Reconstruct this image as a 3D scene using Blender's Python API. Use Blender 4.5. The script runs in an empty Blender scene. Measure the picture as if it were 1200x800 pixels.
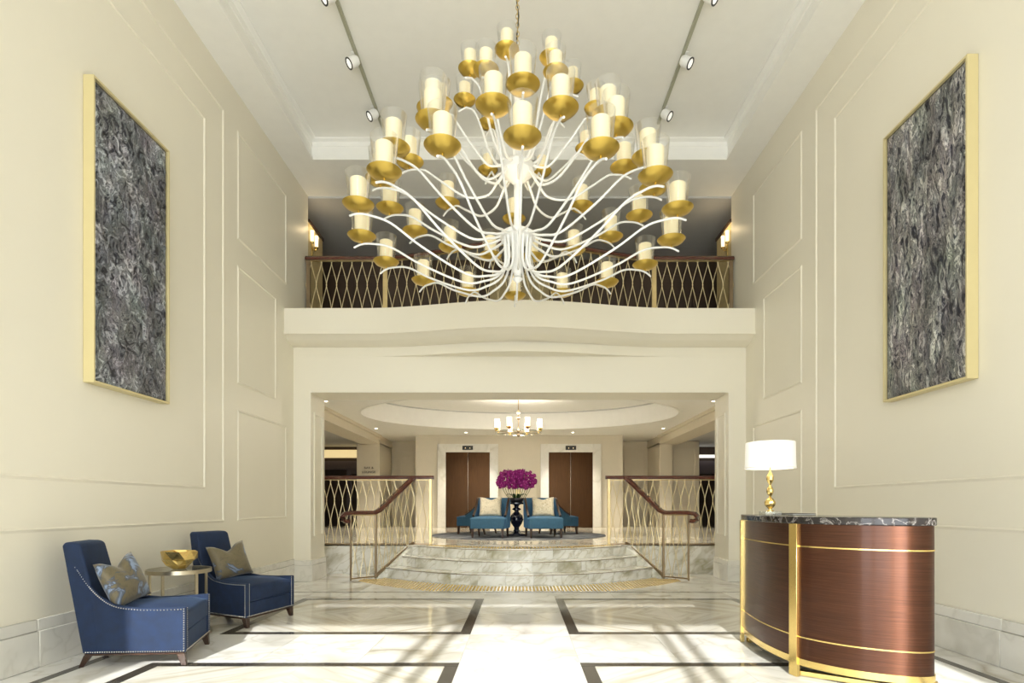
import bpy, bmesh, math, random
from mathutils import Vector, Matrix
random.seed(7)
PI = math.pi
SC = bpy.context.scene
COL = SC.collection
R = math.radians

# ------------------------------------------------------------------ camera
FPX, PX, PY, EYE = 665.0, 609.0, 593.0, 1.17
cam = bpy.data.cameras.new('camera'); camo = bpy.data.objects.new('camera', cam); COL.objects.link(camo)
cam.sensor_fit = 'HORIZONTAL'; cam.sensor_width = 36.0; cam.lens = 36.0 * FPX / 1200.0
cam.shift_x = -(PX - 600.0) / 1200.0
cam.shift_y = (PY - 400.0) / 1200.0
cam.clip_start = 0.05; cam.clip_end = 200
camo.location = (0, 0, EYE); camo.rotation_euler = (PI / 2, 0, 0)
SC.camera = camo

# ------------------------------------------------------------------ sky, sun, exposure
W = bpy.data.worlds.new('sky'); SC.world = W; W.use_nodes = True
bg = W.node_tree.nodes['Background']
bg.inputs['Color'].default_value = (0.94, 0.97, 1.0, 1); bg.inputs['Strength'].default_value = 6.6
sun = bpy.data.lights.new('sun', 'SUN'); suno = bpy.data.objects.new('sun', sun); COL.objects.link(suno)
sun.energy = 8.5; sun.angle = R(0.6); sun.color = (1.0, 0.975, 0.93)
SUN_T, SUN_S = 0.55, 0.085
suno.rotation_euler = Vector((SUN_S, 1.0, -SUN_T)).to_track_quat('-Z', 'Y').to_euler()
suno.location = (0, -6, 9)
for i, (x, w) in enumerate(((-2.4, 2.0), (-0.3, 1.95), (1.7, 1.9))):
    pl = bpy.data.lights.new('window_portal', 'AREA'); po = bpy.data.objects.new('window_portal', pl); COL.objects.link(po)
    pl.shape = 'RECTANGLE'; pl.size = w; pl.size_y = 6.2; pl.cycles.is_portal = True
    po.location = (x, -2.72, 3.12); po.rotation_euler = (PI / 2, 0, 0)
SC.view_settings.view_transform = 'Standard'; SC.view_settings.look = 'None'
SC.view_settings.gamma = 1.0; SC.view_settings.use_curve_mapping = False
SC.view_settings.exposure = 0.0
cy = SC.cycles
cy.max_bounces = 14; cy.diffuse_bounces = 7; cy.glossy_bounces = 5; cy.transparent_max_bounces = 32
cy.transmission_bounces = 8; cy.use_denoising = True; cy.sample_clamp_indirect = 8.0
cy.caustics_reflective = False; cy.caustics_refractive = False

# ------------------------------------------------------------------ materials
class NT:
    def __init__(s, name):
        s.m = bpy.data.materials.new(name); s.m.use_nodes = True
        s.t = s.m.node_tree; s.b = s.t.nodes['Principled BSDF']; s.out = s.t.nodes['Material Output']
    def n(s, typ, **kw):
        nd = s.t.nodes.new(typ)
        for k, v in kw.items():
            if k.startswith('i_'): nd.inputs[k[2:].replace('_', ' ')].default_value = v
            else: setattr(nd, k, v)
        return nd
    def l(s, a, b): s.t.links.new(a, b)
    def ramp(s, fac, stops, interp='LINEAR'):
        r = s.n('ShaderNodeValToRGB'); r.color_ramp.interpolation = interp
        e = r.color_ramp.elements
        while len(e) < len(stops): e.new(0.5)
        for el, (p, c) in zip(e, stops):
            el.position = p; el.color = (c[0], c[1], c[2], 1)
        s.l(fac, r.inputs['Fac']); return r.outputs['Color']
    def coords(s, rnd=False, scale=(1, 1, 1), rot=(0, 0, 0)):
        tc = s.n('ShaderNodeTexCoord'); o = tc.outputs['Object']
        if rnd:
            oi = s.n('ShaderNodeObjectInfo')
            mu = s.n('ShaderNodeVectorMath', operation='MULTIPLY'); s.l(oi.outputs['Random'], mu.inputs[0]); mu.inputs[1].default_value = (71, 37, 53)
            ad = s.n('ShaderNodeVectorMath', operation='ADD'); s.l(o, ad.inputs[0]); s.l(mu.outputs[0], ad.inputs[1]); o = ad.outputs[0]
        if any(rot):
            m0 = s.n('ShaderNodeMapping'); m0.inputs['Rotation'].default_value = rot; s.l(o, m0.inputs['Vector']); o = m0.outputs['Vector']
        mp = s.n('ShaderNodeMapping'); mp.inputs['Scale'].default_value = scale
        s.l(o, mp.inputs['Vector']); return mp.outputs['Vector']
    def bump(s, h, strength=0.2, dist=0.01):
        b = s.n('ShaderNodeBump'); b.inputs['Strength'].default_value = strength; b.inputs['Distance'].default_value = dist
        s.l(h, b.inputs['Height']); s.l(b.outputs['Normal'], s.b.inputs['Normal'])
    def noise(s, vec, scale, detail=4, rough=0.5, dist=0.0):
        n = s.n('ShaderNodeTexNoise'); n.inputs['Scale'].default_value = scale; n.inputs['Detail'].default_value = detail
        n.inputs['Roughness'].default_value = rough; n.inputs['Distortion'].default_value = dist
        s.l(vec, n.inputs['Vector']); return n.outputs['Fac']
    def mix(s, fac, a, b, mode='MIX'):
        m = s.n('ShaderNodeMix', data_type='RGBA', blend_type=mode)
        if isinstance(fac, float): m.inputs[0].default_value = fac
        else: s.l(fac, m.inputs[0])
        for sock, v in ((m.inputs[6], a), (m.inputs[7], b)):
            if isinstance(v, tuple): sock.default_value = (*v, 1)
            else: s.l(v, sock)
        return m.outputs[2]

def simple(name, col, rough=0.5, metal=0.0, var=0.0, vscale=6.0, coat=0.0, sheen=0.0, emis=None, estr=0.0, spec=0.5):
    k = NT(name); b = k.b
    b.inputs['Roughness'].default_value = rough; b.inputs['Metallic'].default_value = metal
    b.inputs['Specular IOR Level'].default_value = spec
    b.inputs['Base Color'].default_value = (*col, 1)
    v = k.coords()
    n = k.noise(v, vscale, 5, 0.6)
    d = max(var, 0.015)
    lo = tuple(c * (1 - d) for c in col); hi = tuple(min(1, c * (1 + d)) for c in col)
    k.l(k.ramp(n, ((0.3, lo), (0.7, hi))), b.inputs['Base Color'])
    if coat: b.inputs['Coat Weight'].default_value = coat; b.inputs['Coat Roughness'].default_value = 0.06
    if sheen:
        b.inputs['Sheen Weight'].default_value = sheen; b.inputs['Sheen Roughness'].default_value = 0.35
        b.inputs['Sheen Tint'].default_value = (0.22, 0.5, 1.0, 1)
    if emis: b.inputs['Emission Color'].default_value = (*emis, 1); b.inputs['Emission Strength'].default_value = estr
    return k.m

def marble(name, base, v1, v2, scale=1.0, rot=(0, 0, 0), stretch=(1, 1, 1), rnd=True, rough=0.1, amount=1.0, wide=0.045):
    k = NT(name)
    v = k.coords(rnd, tuple(s * scale for s in stretch), rot)
    w1 = k.n('ShaderNodeTexNoise'); w1.inputs['Scale'].default_value = 1.4; w1.inputs['Detail'].default_value = 5; k.l(v, w1.inputs['Vector'])
    sub = k.n('ShaderNodeVectorMath', operation='SUBTRACT'); k.l(w1.outputs['Color'], sub.inputs[0]); sub.inputs[1].default_value = (0.5, 0.5, 0.5)
    sc = k.n('ShaderNodeVectorMath', operation='SCALE'); k.l(sub.outputs[0], sc.inputs[0]); sc.inputs['Scale'].default_value = 0.55
    ad = k.n('ShaderNodeVectorMath', operation='ADD'); k.l(v, ad.inputs[0]); k.l(sc.outputs[0], ad.inputs[1])
    def ridge(scl, width, soft):
        n = k.noise(ad.outputs[0], scl, 3, 0.45)
        s1 = k.n('ShaderNodeMath', operation='SUBTRACT'); k.l(n, s1.inputs[0]); s1.inputs[1].default_value = 0.5
        s2 = k.n('ShaderNodeMath', operation='ABSOLUTE'); k.l(s1.outputs[0], s2.inputs[0])
        return k.ramp(s2.outputs[0], ((0.0, (1, 1, 1)), (width, (soft, soft, soft)), (width * 2.6, (0, 0, 0))))
    r1 = ridge(0.9, wide, 0.35); r2 = ridge(2.1, wide * 0.45, 0.25)
    mask = k.ramp(k.noise(v, 0.8, 2, 0.5), ((0.38, (0, 0, 0)), (0.62, (1, 1, 1))))
    cloud = k.noise(ad.outputs[0], 1.6, 6, 0.6)
    c0 = k.ramp(cloud, ((0.3, tuple(c * 0.93 for c in base)), (0.65, base)))
    def scaled(r, a, m=None):
        x = k.n('ShaderNodeMath', operation='MULTIPLY'); k.l(r, x.inputs[0]); x.inputs[1].default_value = a * amount
        if m is None: return x.outputs[0]
        y = k.n('ShaderNodeMath', operation='MULTIPLY'); k.l(x.outputs[0], y.inputs[0]); k.l(m, y.inputs[1]); return y.outputs[0]
    c1 = k.mix(scaled(r1, 0.85, mask), c0, v1)
    c2 = k.mix(scaled(r2, 0.55), c1, v2)
    k.l(c2, k.b.inputs['Base Color']); k.b.inputs['Roughness'].default_value = rough
    return k.m

def glassy(name, tint=(1, 1, 1), gloss=0.10, rough=0.02, edge=0.35):
    k = NT(name); k.t.nodes.remove(k.b)
    tr = k.n('ShaderNodeBsdfTransparent'); tr.inputs['Color'].default_value = (*tint, 1)
    gl = k.n('ShaderNodeBsdfGlossy'); gl.inputs['Roughness'].default_value = rough
    fr = k.n('ShaderNodeLayerWeight'); fr.inputs['Blend'].default_value = 0.35
    mu = k.n('ShaderNodeMath', operation='MULTIPLY'); k.l(fr.outputs['Facing'], mu.inputs[0]); mu.inputs[1].default_value = edge
    ad = k.n('ShaderNodeMath', operation='ADD'); k.l(mu.outputs[0], ad.inputs[0]); ad.inputs[1].default_value = gloss; ad.use_clamp = True
    mx = k.n('ShaderNodeMixShader'); k.l(ad.outputs[0], mx.inputs[0]); k.l(tr.outputs[0], mx.inputs[1]); k.l(gl.outputs[0], mx.inputs[2])
    k.l(mx.outputs[0], k.out.inputs['Surface']); return k.m

M = {}
M['wall'] = simple('cream_wall_paint', (0.77, 0.73, 0.615), 0.45, var=0.02, vscale=0.6)
M['ceil'] = simple('white_ceiling_paint', (0.84, 0.835, 0.80), 0.6)
M['lobbywall'] = simple('beige_lobby_wall', (0.68, 0.62, 0.50), 0.5)
M['greyceil'] = simple('shade_grey_ceiling', (0.50, 0.50, 0.49), 0.6)  # grey puts the upper ceiling's lack of direct light into the colour
M['frame_paint'] = simple('window_frame_paint', (0.7, 0.68, 0.62), 0.4)
M['marble'] = marble('white_marble', (0.83, 0.82, 0.79), (0.38, 0.35, 0.28), (0.55, 0.52, 0.45), 0.8, rough=0.10, wide=0.035, amount=1.1)
M['marble_book'] = marble('bookmatched_marble', (0.80, 0.79, 0.75), (0.40, 0.35, 0.24), (0.48, 0.45, 0.38), 1.0, rot=(0, 0, R(41)), stretch=(0.30, 2.2, 1), rnd=False, rough=0.10, wide=0.05, amount=1.15)
M['marble_step'] = marble('gold_veined_marble', (0.90, 0.89, 0.84), (0.36, 0.33, 0.20), (0.50, 0.46, 0.33), 2.2, rot=(0, R(38), R(15)), stretch=(0.6, 1, 1.5), rough=0.12, wide=0.06, amount=1.1)
M['marble_jamb'] = marble('lift_surround_marble', (0.82, 0.80, 0.74), (0.45, 0.42, 0.32), (0.6, 0.57, 0.48), 1.2, rough=0.15, amount=0.55, wide=0.025)
M['marble_base'] = marble('pale_base_marble', (0.74, 0.72, 0.66), (0.45, 0.43, 0.36), (0.5, 0.48, 0.42), 1.2, rough=0.2, amount=0.6)
M['grout'] = simple('grout', (0.45, 0.43, 0.38), 0.7)
M['inlay'] = simple('dark_stone_inlay', (0.050, 0.045, 0.038), 0.12, var=0.35, vscale=9)
M['landing'] = marble('landing_marble', (0.68, 0.65, 0.56), (0.38, 0.33, 0.23), (0.46, 0.42, 0.32), 1.2, rough=0.12)
M['brass'] = simple('polished_brass', (0.86, 0.65, 0.25), 0.22, 1.0, var=0.06)
M['brass_dull'] = simple('aged_brass', (0.60, 0.47, 0.24), 0.32, 1.0, var=0.1)
M['champagne'] = simple('champagne_brass', (0.74, 0.63, 0.38), 0.36, 0.45, var=0.06)
M['gold'] = simple('satin_gold', (0.59, 0.42, 0.095), 0.30, 1.0, var=0.05)
M['goldpaint'] = simple('pale_gold_frame', (0.66, 0.57, 0.31), 0.42, 0.25)
M['pewter'] = simple('pale_bronze', (0.50, 0.44, 0.32), 0.3, 1.0)
M['bronze'] = simple('bronze_rail', (0.33, 0.25, 0.16), 0.35, 0.9, var=0.1)
M['white'] = simple('white_lacquer', (0.80, 0.80, 0.78), 0.3)
M['candle'] = simple('wax_glow', (0.86, 0.79, 0.56), 0.6, emis=(1.0, 0.80, 0.40), estr=0.26)
M['shade_glow'] = simple('lit_shade', (0.95, 0.92, 0.82), 0.6, emis=(1.0, 0.88, 0.66), estr=3.0)
M['sconce'] = simple('sconce_candle', (0.9, 0.84, 0.66), 0.6, emis=(1.0, 0.85, 0.55), estr=1.2)
M['lampshade'] = simple('white_lampshade', (0.92, 0.91, 0.88), 0.8, emis=(1.0, 0.95, 0.85), estr=0.12)
M['spot_lens'] = simple('spot_lens', (0.9, 0.9, 0.88), 0.3, emis=(1, 0.96, 0.88), estr=0.6)
M['downlight'] = simple('downlight_lens', (0.9, 0.9, 0.85), 0.3, emis=(1, 0.9, 0.72), estr=10)
M['cove'] = simple('warm_cove_light', (0.9, 0.8, 0.55), 0.6, emis=(1.0, 0.76, 0.36), estr=0.75)
M['coolstrip'] = simple('white_strip_light', (0.9, 0.9, 0.85), 0.6, emis=(1.0, 0.95, 0.85), estr=1.3)
M['glass'] = glassy('clear_glass', (0.985, 0.985, 0.98), gloss=0.025, rough=0.08, edge=0.5)
M['pane'] = glassy('window_glass', (0.97, 0.98, 0.98), gloss=0.0, edge=0.1)
M['crystal'] = glassy('crystal', (0.9, 0.93, 0.92), gloss=0.25)
M['velvet'] = simple('navy_velvet', (0.003, 0.0145, 0.050), 0.8, var=0.22, vscale=14, sheen=0.08)
M['teal'] = simple('teal_velvet', (0.024, 0.095, 0.170), 0.7, var=0.12, vscale=14, sheen=0.35)
M['darkwood'] = simple('dark_walnut', (0.036, 0.016, 0.009), 0.3, var=0.3, vscale=20, coat=0.3)
M['railwood'] = simple('mahogany_rail', (0.085, 0.022, 0.012), 0.25, var=0.2, vscale=18, coat=0.4)
M['nail'] = simple('steel_nailhead', (0.62, 0.60, 0.55), 0.3, 1.0)
M['black'] = simple('black_metal', (0.02, 0.02, 0.02), 0.4)
M['navy_lacquer'] = simple('navy_lacquer', (0.010, 0.012, 0.03), 0.15, coat=0.5)
M['petal'] = simple('orchid_petal', (0.36, 0.012, 0.22), 0.5, var=0.35, vscale=30)
M['petal_pale'] = simple('orchid_lip', (0.55, 0.10, 0.42), 0.5, var=0.3, vscale=30)
M['stemgreen'] = simple('orchid_stem', (0.16, 0.20, 0.07), 0.5)
M['leaf'] = simple('orchid_leaf', (0.05, 0.11, 0.03), 0.4)
M['moss'] = simple('dark_pot', (0.05, 0.045, 0.05), 0.35)
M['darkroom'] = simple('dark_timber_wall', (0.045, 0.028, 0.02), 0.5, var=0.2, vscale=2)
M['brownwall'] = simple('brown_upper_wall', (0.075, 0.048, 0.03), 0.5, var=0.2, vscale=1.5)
M['violet'] = simple('violet_grey_frame', (0.11, 0.09, 0.10), 0.5)
M['goldwall'] = simple('gold_wallpaper', (0.52, 0.42, 0.22), 0.5, var=0.08, vscale=12)
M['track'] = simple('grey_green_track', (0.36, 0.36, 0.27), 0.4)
M['sign'] = simple('dark_sign_letters', (0.05, 0.035, 0.02), 0.4)

def mat_desk():
    k = NT('lacquered_rosewood')
    v = k.coords(False, (1.5, 1.5, 110))
    g = k.noise(v, 2.2, 7, 0.65, 0.6)
    c = k.ramp(g, ((0.25, (0.042, 0.0145, 0.0075)), (0.55, (0.082, 0.030, 0.0145)), (0.8, (0.135, 0.052, 0.024))))
    k.l(c, k.b.inputs['Base Color']); k.b.inputs['Roughness'].default_value = 0.42; k.b.inputs['Metallic'].default_value = 0.85
    k.b.inputs['Anisotropic'].default_value = 0.8; k.b.inputs['Anisotropic Rotation'].default_value = 0.25
    tg = k.n('ShaderNodeTangent', direction_type='RADIAL', axis='Z'); k.l(tg.outputs[0], k.b.inputs['Tangent'])
    k.b.inputs['Coat Weight'].default_value = 0.35; k.b.inputs['Coat Roughness'].default_value = 0.12
    k.bump(g, 0.04, 0.003); return k.m
M['desk'] = mat_desk()

def mat_desktop():
    k = NT('black_marble_top'); v = k.coords()
    n = k.noise(v, 9, 6, 0.6, 1.5)
    s1 = k.n('ShaderNodeMath', operation='SUBTRACT'); k.l(n, s1.inputs[0]); s1.inputs[1].default_value = 0.5
    s2 = k.n('ShaderNodeMath', operation='ABSOLUTE'); k.l(s1.outputs[0], s2.inputs[0])
    k.l(k.ramp(s2.outputs[0], ((0, (0.34, 0.32, 0.30)), (0.010, (0.10, 0.09, 0.085)), (0.04, (0.018, 0.015, 0.015)))), k.b.inputs['Base Color'])
    k.b.inputs['Roughness'].default_value = 0.12; return k.m
M['desktop'] = mat_desktop()

def mat_canvas(name, stretch, seed, tint):
    k = NT(name)
    v = k.coords(False, stretch); 
    ofs = k.n('ShaderNodeVectorMath', operation='ADD'); k.l(v, ofs.inputs[0]); ofs.inputs[1].default_value = (seed, seed * 2, 0)
    v = ofs.outputs[0]
    n1 = k.noise(v, 8.0, 5, 0.62, 2.0); n2 = k.noise(v, 2.3, 3, 0.5, 0.5); n3 = k.noise(v, 12, 4, 0.6, 1.5)
    c = k.ramp(n1, ((0.30, (0.004, 0.004, 0.008)), (0.42, (0.03, 0.034, 0.055)), (0.48, tuple(0.42 * t for t in tint)), (0.53, (0.06, 0.065, 0.085)), (0.60, tuple(0.85 * t for t in tint)), (0.70, (0.04, 0.045, 0.06))))
    hue = k.n('ShaderNodeTexNoise'); hue.inputs['Scale'].default_value = 4.0; hue.inputs['Detail'].default_value = 3; k.l(v, hue.inputs['Vector'])
    c = k.mix(0.20, c, k.mix(1.0, c, hue.outputs['Color'], 'OVERLAY'))
    c = k.mix(k.ramp(n3, ((0.60, (0, 0, 0)), (0.68, (0.8, 0.8, 0.8)))), c, tuple(0.5 * t for t in tint))
    c = k.mix(k.ramp(n2, ((0.42, (0.6, 0.6, 0.6)), (0.62, (0.1, 0.1, 0.1)))), c, (0.012, 0.012, 0.016))
    k.l(c, k.b.inputs['Base Color']); k.b.inputs['Roughness'].default_value = 0.42
    k.bump(n1, 0.9, 0.02); return k.m
M['canvas_l'] = mat_canvas('swirled_paint', (1, 1.25, 1.0), 3.1, (0.88, 0.91, 0.98))
M['canvas_r'] = mat_canvas('dripped_paint', (1.0, 1.7, 0.55), 9.7, (1.0, 0.98, 0.92))

def mat_pillow(name, a, b, c, scale):
    k = NT(name); v = k.coords(True)
    n = k.noise(v, scale, 4, 0.6, 0.8); n2 = k.noise(v, scale * 2.7, 5, 0.6, 1.5)
    col = k.ramp(n, ((0.36, c), (0.42, b), (0.47, a), (0.55, a)))
    col = k.mix(k.ramp(n2, ((0.5, (0, 0, 0)), (0.7, (0.5, 0.5, 0.5)))), col, tuple(x * 0.45 for x in a))
    k.l(col, k.b.inputs['Base Color']); k.b.inputs['Roughness'].default_value = 0.55
    k.b.inputs['Sheen Weight'].default_value = 0.3; return k.m
M['pillow_olive'] = mat_pillow('olive_silk', (0.125, 0.10, 0.05), (0.05, 0.06, 0.08), (0.20, 0.27, 0.40), 6.5)
M['pillow_ivory'] = mat_pillow('ivory_jacquard', (0.62, 0.56, 0.42), (0.40, 0.34, 0.20), (0.7, 0.66, 0.55), 16)

def mat_door():
    k = NT('bronze_lift_door'); v = k.coords(False, (30, 30, 1.0))
    n = k.noise(v, 3, 5, 0.6)
    k.l(k.ramp(n, ((0.3, (0.045, 0.021, 0.009)), (0.7, (0.085, 0.042, 0.018)))), k.b.inputs['Base Color'])
    k.b.inputs['Metallic'].default_value = 0.95; k.b.inputs['Roughness'].default_value = 0.27; return k.m
M['liftdoor'] = mat_door()

def mat_rug():
    k = NT('blue_grey_rug'); v = k.coords()
    n = k.noise(v, 2.2, 5, 0.6, 1.0)
    k.l(k.ramp(n, ((0.35, (0.035, 0.045, 0.065)), (0.5, (0.11, 0.12, 0.14)), (0.65, (0.24, 0.25, 0.26)))), k.b.inputs['Base Color'])
    k.b.inputs['Roughness'].default_value = 0.95; return k.m
M['rug'] = mat_rug()

# ------------------------------------------------------------------ mesh helpers
obj_ = None
class MB:
    def __init__(s): s.v = []; s.f = []
    def add(s, vs, fs):
        o = len(s.v); s.v += [tuple(p) for p in vs]; s.f += [tuple(i + o for i in f) for f in fs]; return s
    def box(s, x0, x1, y0, y1, z0, z1):
        return s.add([(x0, y0, z0), (x1, y0, z0), (x1, y1, z0), (x0, y1, z0), (x0, y0, z1), (x1, y0, z1), (x1, y1, z1), (x0, y1, z1)],
                     [(0, 3, 2, 1), (4, 5, 6, 7), (0, 1, 5, 4), (1, 2, 6, 5), (2, 3, 7, 6), (3, 0, 4, 7)])
    def bar(s, a, b, w, h, up=(0, 0, 1)):
        a, b = Vector(a), Vector(b); d = (b - a).normalized(); u = Vector(up)
        sd = d.cross(u)
        if sd.length < 1e-4: sd = d.cross(Vector((1, 0, 0)))
        sd.normalize(); u = sd.cross(d).normalized()
        sd *= w / 2; u *= h / 2
        return s.add([a - sd - u, a + sd - u, a + sd + u, a - sd + u, b - sd - u, b + sd - u, b + sd + u, b - sd + u],
                     [(0, 1, 2, 3), (7, 6, 5, 4), (0, 4, 5, 1), (1, 5, 6, 2), (2, 6, 7, 3), (3, 7, 4, 0)])
    def prism(s, poly, z0, z1):          # poly in xy, CCW
        n = len(poly)
        return s.add([(x, y, z0) for x, y in poly] + [(x, y, z1) for x, y in poly],
                     [tuple(range(n - 1, -1, -1)), tuple(range(n, 2 * n))] + [(i, (i + 1) % n, n + (i + 1) % n, n + i) for i in range(n)])
    def prism_xz(s, poly, y0, y1):       # poly in xz
        n = len(poly)
        return s.add([(x, y0, z) for x, z in poly] + [(x, y1, z) for x, z in poly],
                     [tuple(range(n)), tuple(range(2 * n - 1, n - 1, -1))] + [(i, n + i, n + (i + 1) % n, (i + 1) % n) for i in range(n)])
    def lathe(s, prof, n=20, c=(0, 0, 0), cap=True):
        vs = []; fs = []; m = len(prof)
        for i in range(n):
            a = 2 * PI * i / n
            for r, z in prof: vs.append((c[0] + r * math.cos(a), c[1] + r * math.sin(a), c[2] + z))
        for i in range(n):
            j = (i + 1) % n
            for k in range(m - 1): fs.append((i * m + k, j * m + k, j * m + k + 1, i * m + k + 1))
        if cap:
            if prof[0][0] > 1e-4: fs.append(tuple(i * m for i in range(n))[::-1])
            if prof[-1][0] > 1e-4: fs.append(tuple(i * m + m - 1 for i in range(n)))
        return s.add(vs, fs)
    def tube(s, pts, rad, n=6, cap=True, closed=False):
        pts = [Vector(p) for p in pts]; m = len(pts)
        rs = rad if isinstance(rad, (list, tuple)) else [rad] * m
        vs = []; fs = []; prev = None
        for i, p in enumerate(pts):
            if closed: d = pts[(i + 1) % m] - pts[i - 1]
            else: d = pts[min(i + 1, m - 1)] - pts[max(i - 1, 0)]
            d.normalize()
            if prev is None:
                u = d.cross(Vector((0, 0, 1)))
                if u.length < 1e-3: u = d.cross(Vector((0, 1, 0)))
            else: u = prev - d * prev.dot(d)
            u.normalize(); prev = u; w = d.cross(u)
            for k in range(n):
                a = 2 * PI * k / n + PI / 4
                vs.append(p + (u * math.cos(a) + w * math.sin(a)) * rs[i])
        for i in range(m if closed else m - 1):
            j = (i + 1) % m
            for k in range(n): fs.append((i * n + k, i * n + (k + 1) % n, j * n + (k + 1) % n, j * n + k))
        if cap and not closed: fs.append(tuple(range(n))[::-1]); fs.append(tuple((m - 1) * n + k for k in range(n)))
        return s.add(vs, fs)
    def sweep(s, path, prof, closed=False):   # path in xy plane points (x,y), prof list of (outward, z); outward = right of travel
        m = len(path); n = len(prof); vs = []; fs = []
        for i in range(m):
            a = Vector(path[(i - 1) % m if closed else max(i - 1, 0)]); b = Vector(path[(i + 1) % m if closed else min(i + 1, m - 1)])
            d = (b - a).normalized(); nx, ny = d.y, -d.x
            for o, z in prof: vs.append((path[i][0] + nx * o, path[i][1] + ny * o, z))
        for i in range(m if closed else m - 1):
            j = (i + 1) % m
            for k in range(n): fs.append((i * n + k, j * n + k, j * n + (k + 1) % n, i * n + (k + 1) % n))
        if not closed: fs.append(tuple(range(n))[::-1]); fs.append(tuple((m - 1) * n + k for k in range(n)))
        return s.add(vs, fs)

def mesh(mb, smooth=False):
    me = bpy.data.meshes.new('mesh'); me.from_pydata(mb.v, [], mb.f); me.validate()
    b = bmesh.new(); b.from_mesh(me); bmesh.ops.recalc_face_normals(b, faces=b.faces[:]); b.to_mesh(me); b.free()
    if smooth:
        me.polygons.foreach_set('use_smooth', [True] * len(me.polygons))
        try: me.set_sharp_from_angle(angle=R(40))
        except Exception: pass
    return me

def place(name, me, mat, parent=None, loc=(0, 0, 0), rot=(0, 0, 0), scale=(1, 1, 1)):
    o = bpy.data.objects.new(name, me); COL.objects.link(o)
    if mat and not me.materials: me.materials.append(mat)
    o.location = loc; o.rotation_euler = rot; o.scale = scale
    if parent: o.parent = parent
    return o

def obj(name, mb, mat, parent=None, smooth=False, bevel=0, seg=2, sub=0, loc=(0, 0, 0), rot=(0, 0, 0)):
    o = place(name, mesh(mb, smooth), mat, parent, loc, rot)
    if bevel:
        m = o.modifiers.new('bevel', 'BEVEL'); m.width = bevel; m.segments = seg; m.limit_method = 'ANGLE'; m.angle_limit = R(35)
        o.data.polygons.foreach_set('use_smooth', [True] * len(o.data.polygons))
        try: o.data.set_sharp_from_angle(angle=R(50))
        except Exception: pass
    if sub:
        m = o.modifiers.new('sub', 'SUBSURF'); m.levels = sub; m.render_levels = sub
    return o

obj_ = obj

def tag(o, label=None, cat=None, group=None, kind=None):
    if label: o['label'] = label
    if cat: o['category'] = cat
    if group: o['group'] = group
    if kind: o['kind'] = kind
    return o

def thing(name, label, cat, loc=(0, 0, 0), rotz=0, group=None):
    o = bpy.data.objects.new(name, None); COL.objects.link(o); o.empty_display_size = 0.1
    o.location = loc; o.rotation_euler = (0, 0, rotz); return tag(o, label, cat, group)

def struct(o, label, cat): return tag(o, label, cat, kind='structure')

def spline(pts, per=8, closed=False):
    P = [Vector(p) for p in pts]; out = []; n = len(P)
    for i in range(n if closed else n - 1):
        if closed: a, b, c, d = P[i - 1], P[i], P[(i + 1) % n], P[(i + 2) % n]
        else: a, b, c, d = P[max(i - 1, 0)], P[i], P[i + 1], P[min(i + 2, n - 1)]
        for k in range(per):
            t = k / per
            out.append(0.5 * ((2 * b) + (c - a) * t + (2 * a - 5 * b + 4 * c - d) * t * t + (3 * b - a - 3 * c + d) * t ** 3))
    if not closed: out.append(P[-1].copy())
    return out

def frame_on_wall(sx, y0, y1, z0, z1, w=0.034, d=0.013):
    """rectangular panel moulding standing proud of a side wall (sx = -1 left, 1 right)"""
    m = MB(); X = sx * WX; ins = -sx
    prof = [(0, 0), (0.35, 0.55), (0.6, 1.0), (0.85, 0.55), (1.0, 0)]
    ring = []
    for t, h in prof:
        o = t * w; x = X + ins * (h * d)
        ring.append([(x, y0 + o, z0 + o), (x, y1 - o, z0 + o), (x, y1 - o, z1 - o), (x, y0 + o, z1 - o)])
    vs = [p for r in ring for p in r]; fs = []
    for k in range(len(prof) - 1):
        for i in range(4): fs.append((k * 4 + i, k * 4 + (i + 1) % 4, (k + 1) * 4 + (i + 1) % 4, (k + 1) * 4 + i))
    # closed back so that the moulding has a body inside the wall
    xb = X - ins * 0.01
    b = len(vs)
    vs += [(xb, y0, z0), (xb, y1, z0), (xb, y1, z1), (xb, y0, z1), (xb, y0 + w, z0 + w), (xb, y1 - w, z0 + w), (xb, y1 - w, z1 - w), (xb, y0 + w, z1 - w)]
    L = (len(prof) - 1) * 4
    for i in range(4):
        j = (i + 1) % 4
        fs += [(b + i, b + j, j, i), (L + i, L + j, b + 4 + j, b + 4 + i), (b + i, b + 4 + i, b + 4 + j, b + j)]
    return m.add(vs, fs)

# ------------------------------------------------------------------ room dimensions
WX = 3.52            # half width
ZC = 6.32            # hall ceiling
ZT = 6.62            # tray ceiling
YF = -2.6            # window wall behind the viewer
YB = 8.83            # back wall front face
YO = 9.45            # back of the wide opening
YU = 9.44            # hall side walls end at the upper level
XO = 3.25            # opening half width
ZO = 2.94            # opening head
HL = 0.50            # raised lobby floor
ZBAL = 4.13          # balcony floor
ZL = 3.40            # lobby ceiling
YE = 17.83           # lift wall
YR = 19.5            # recess wall

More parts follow.
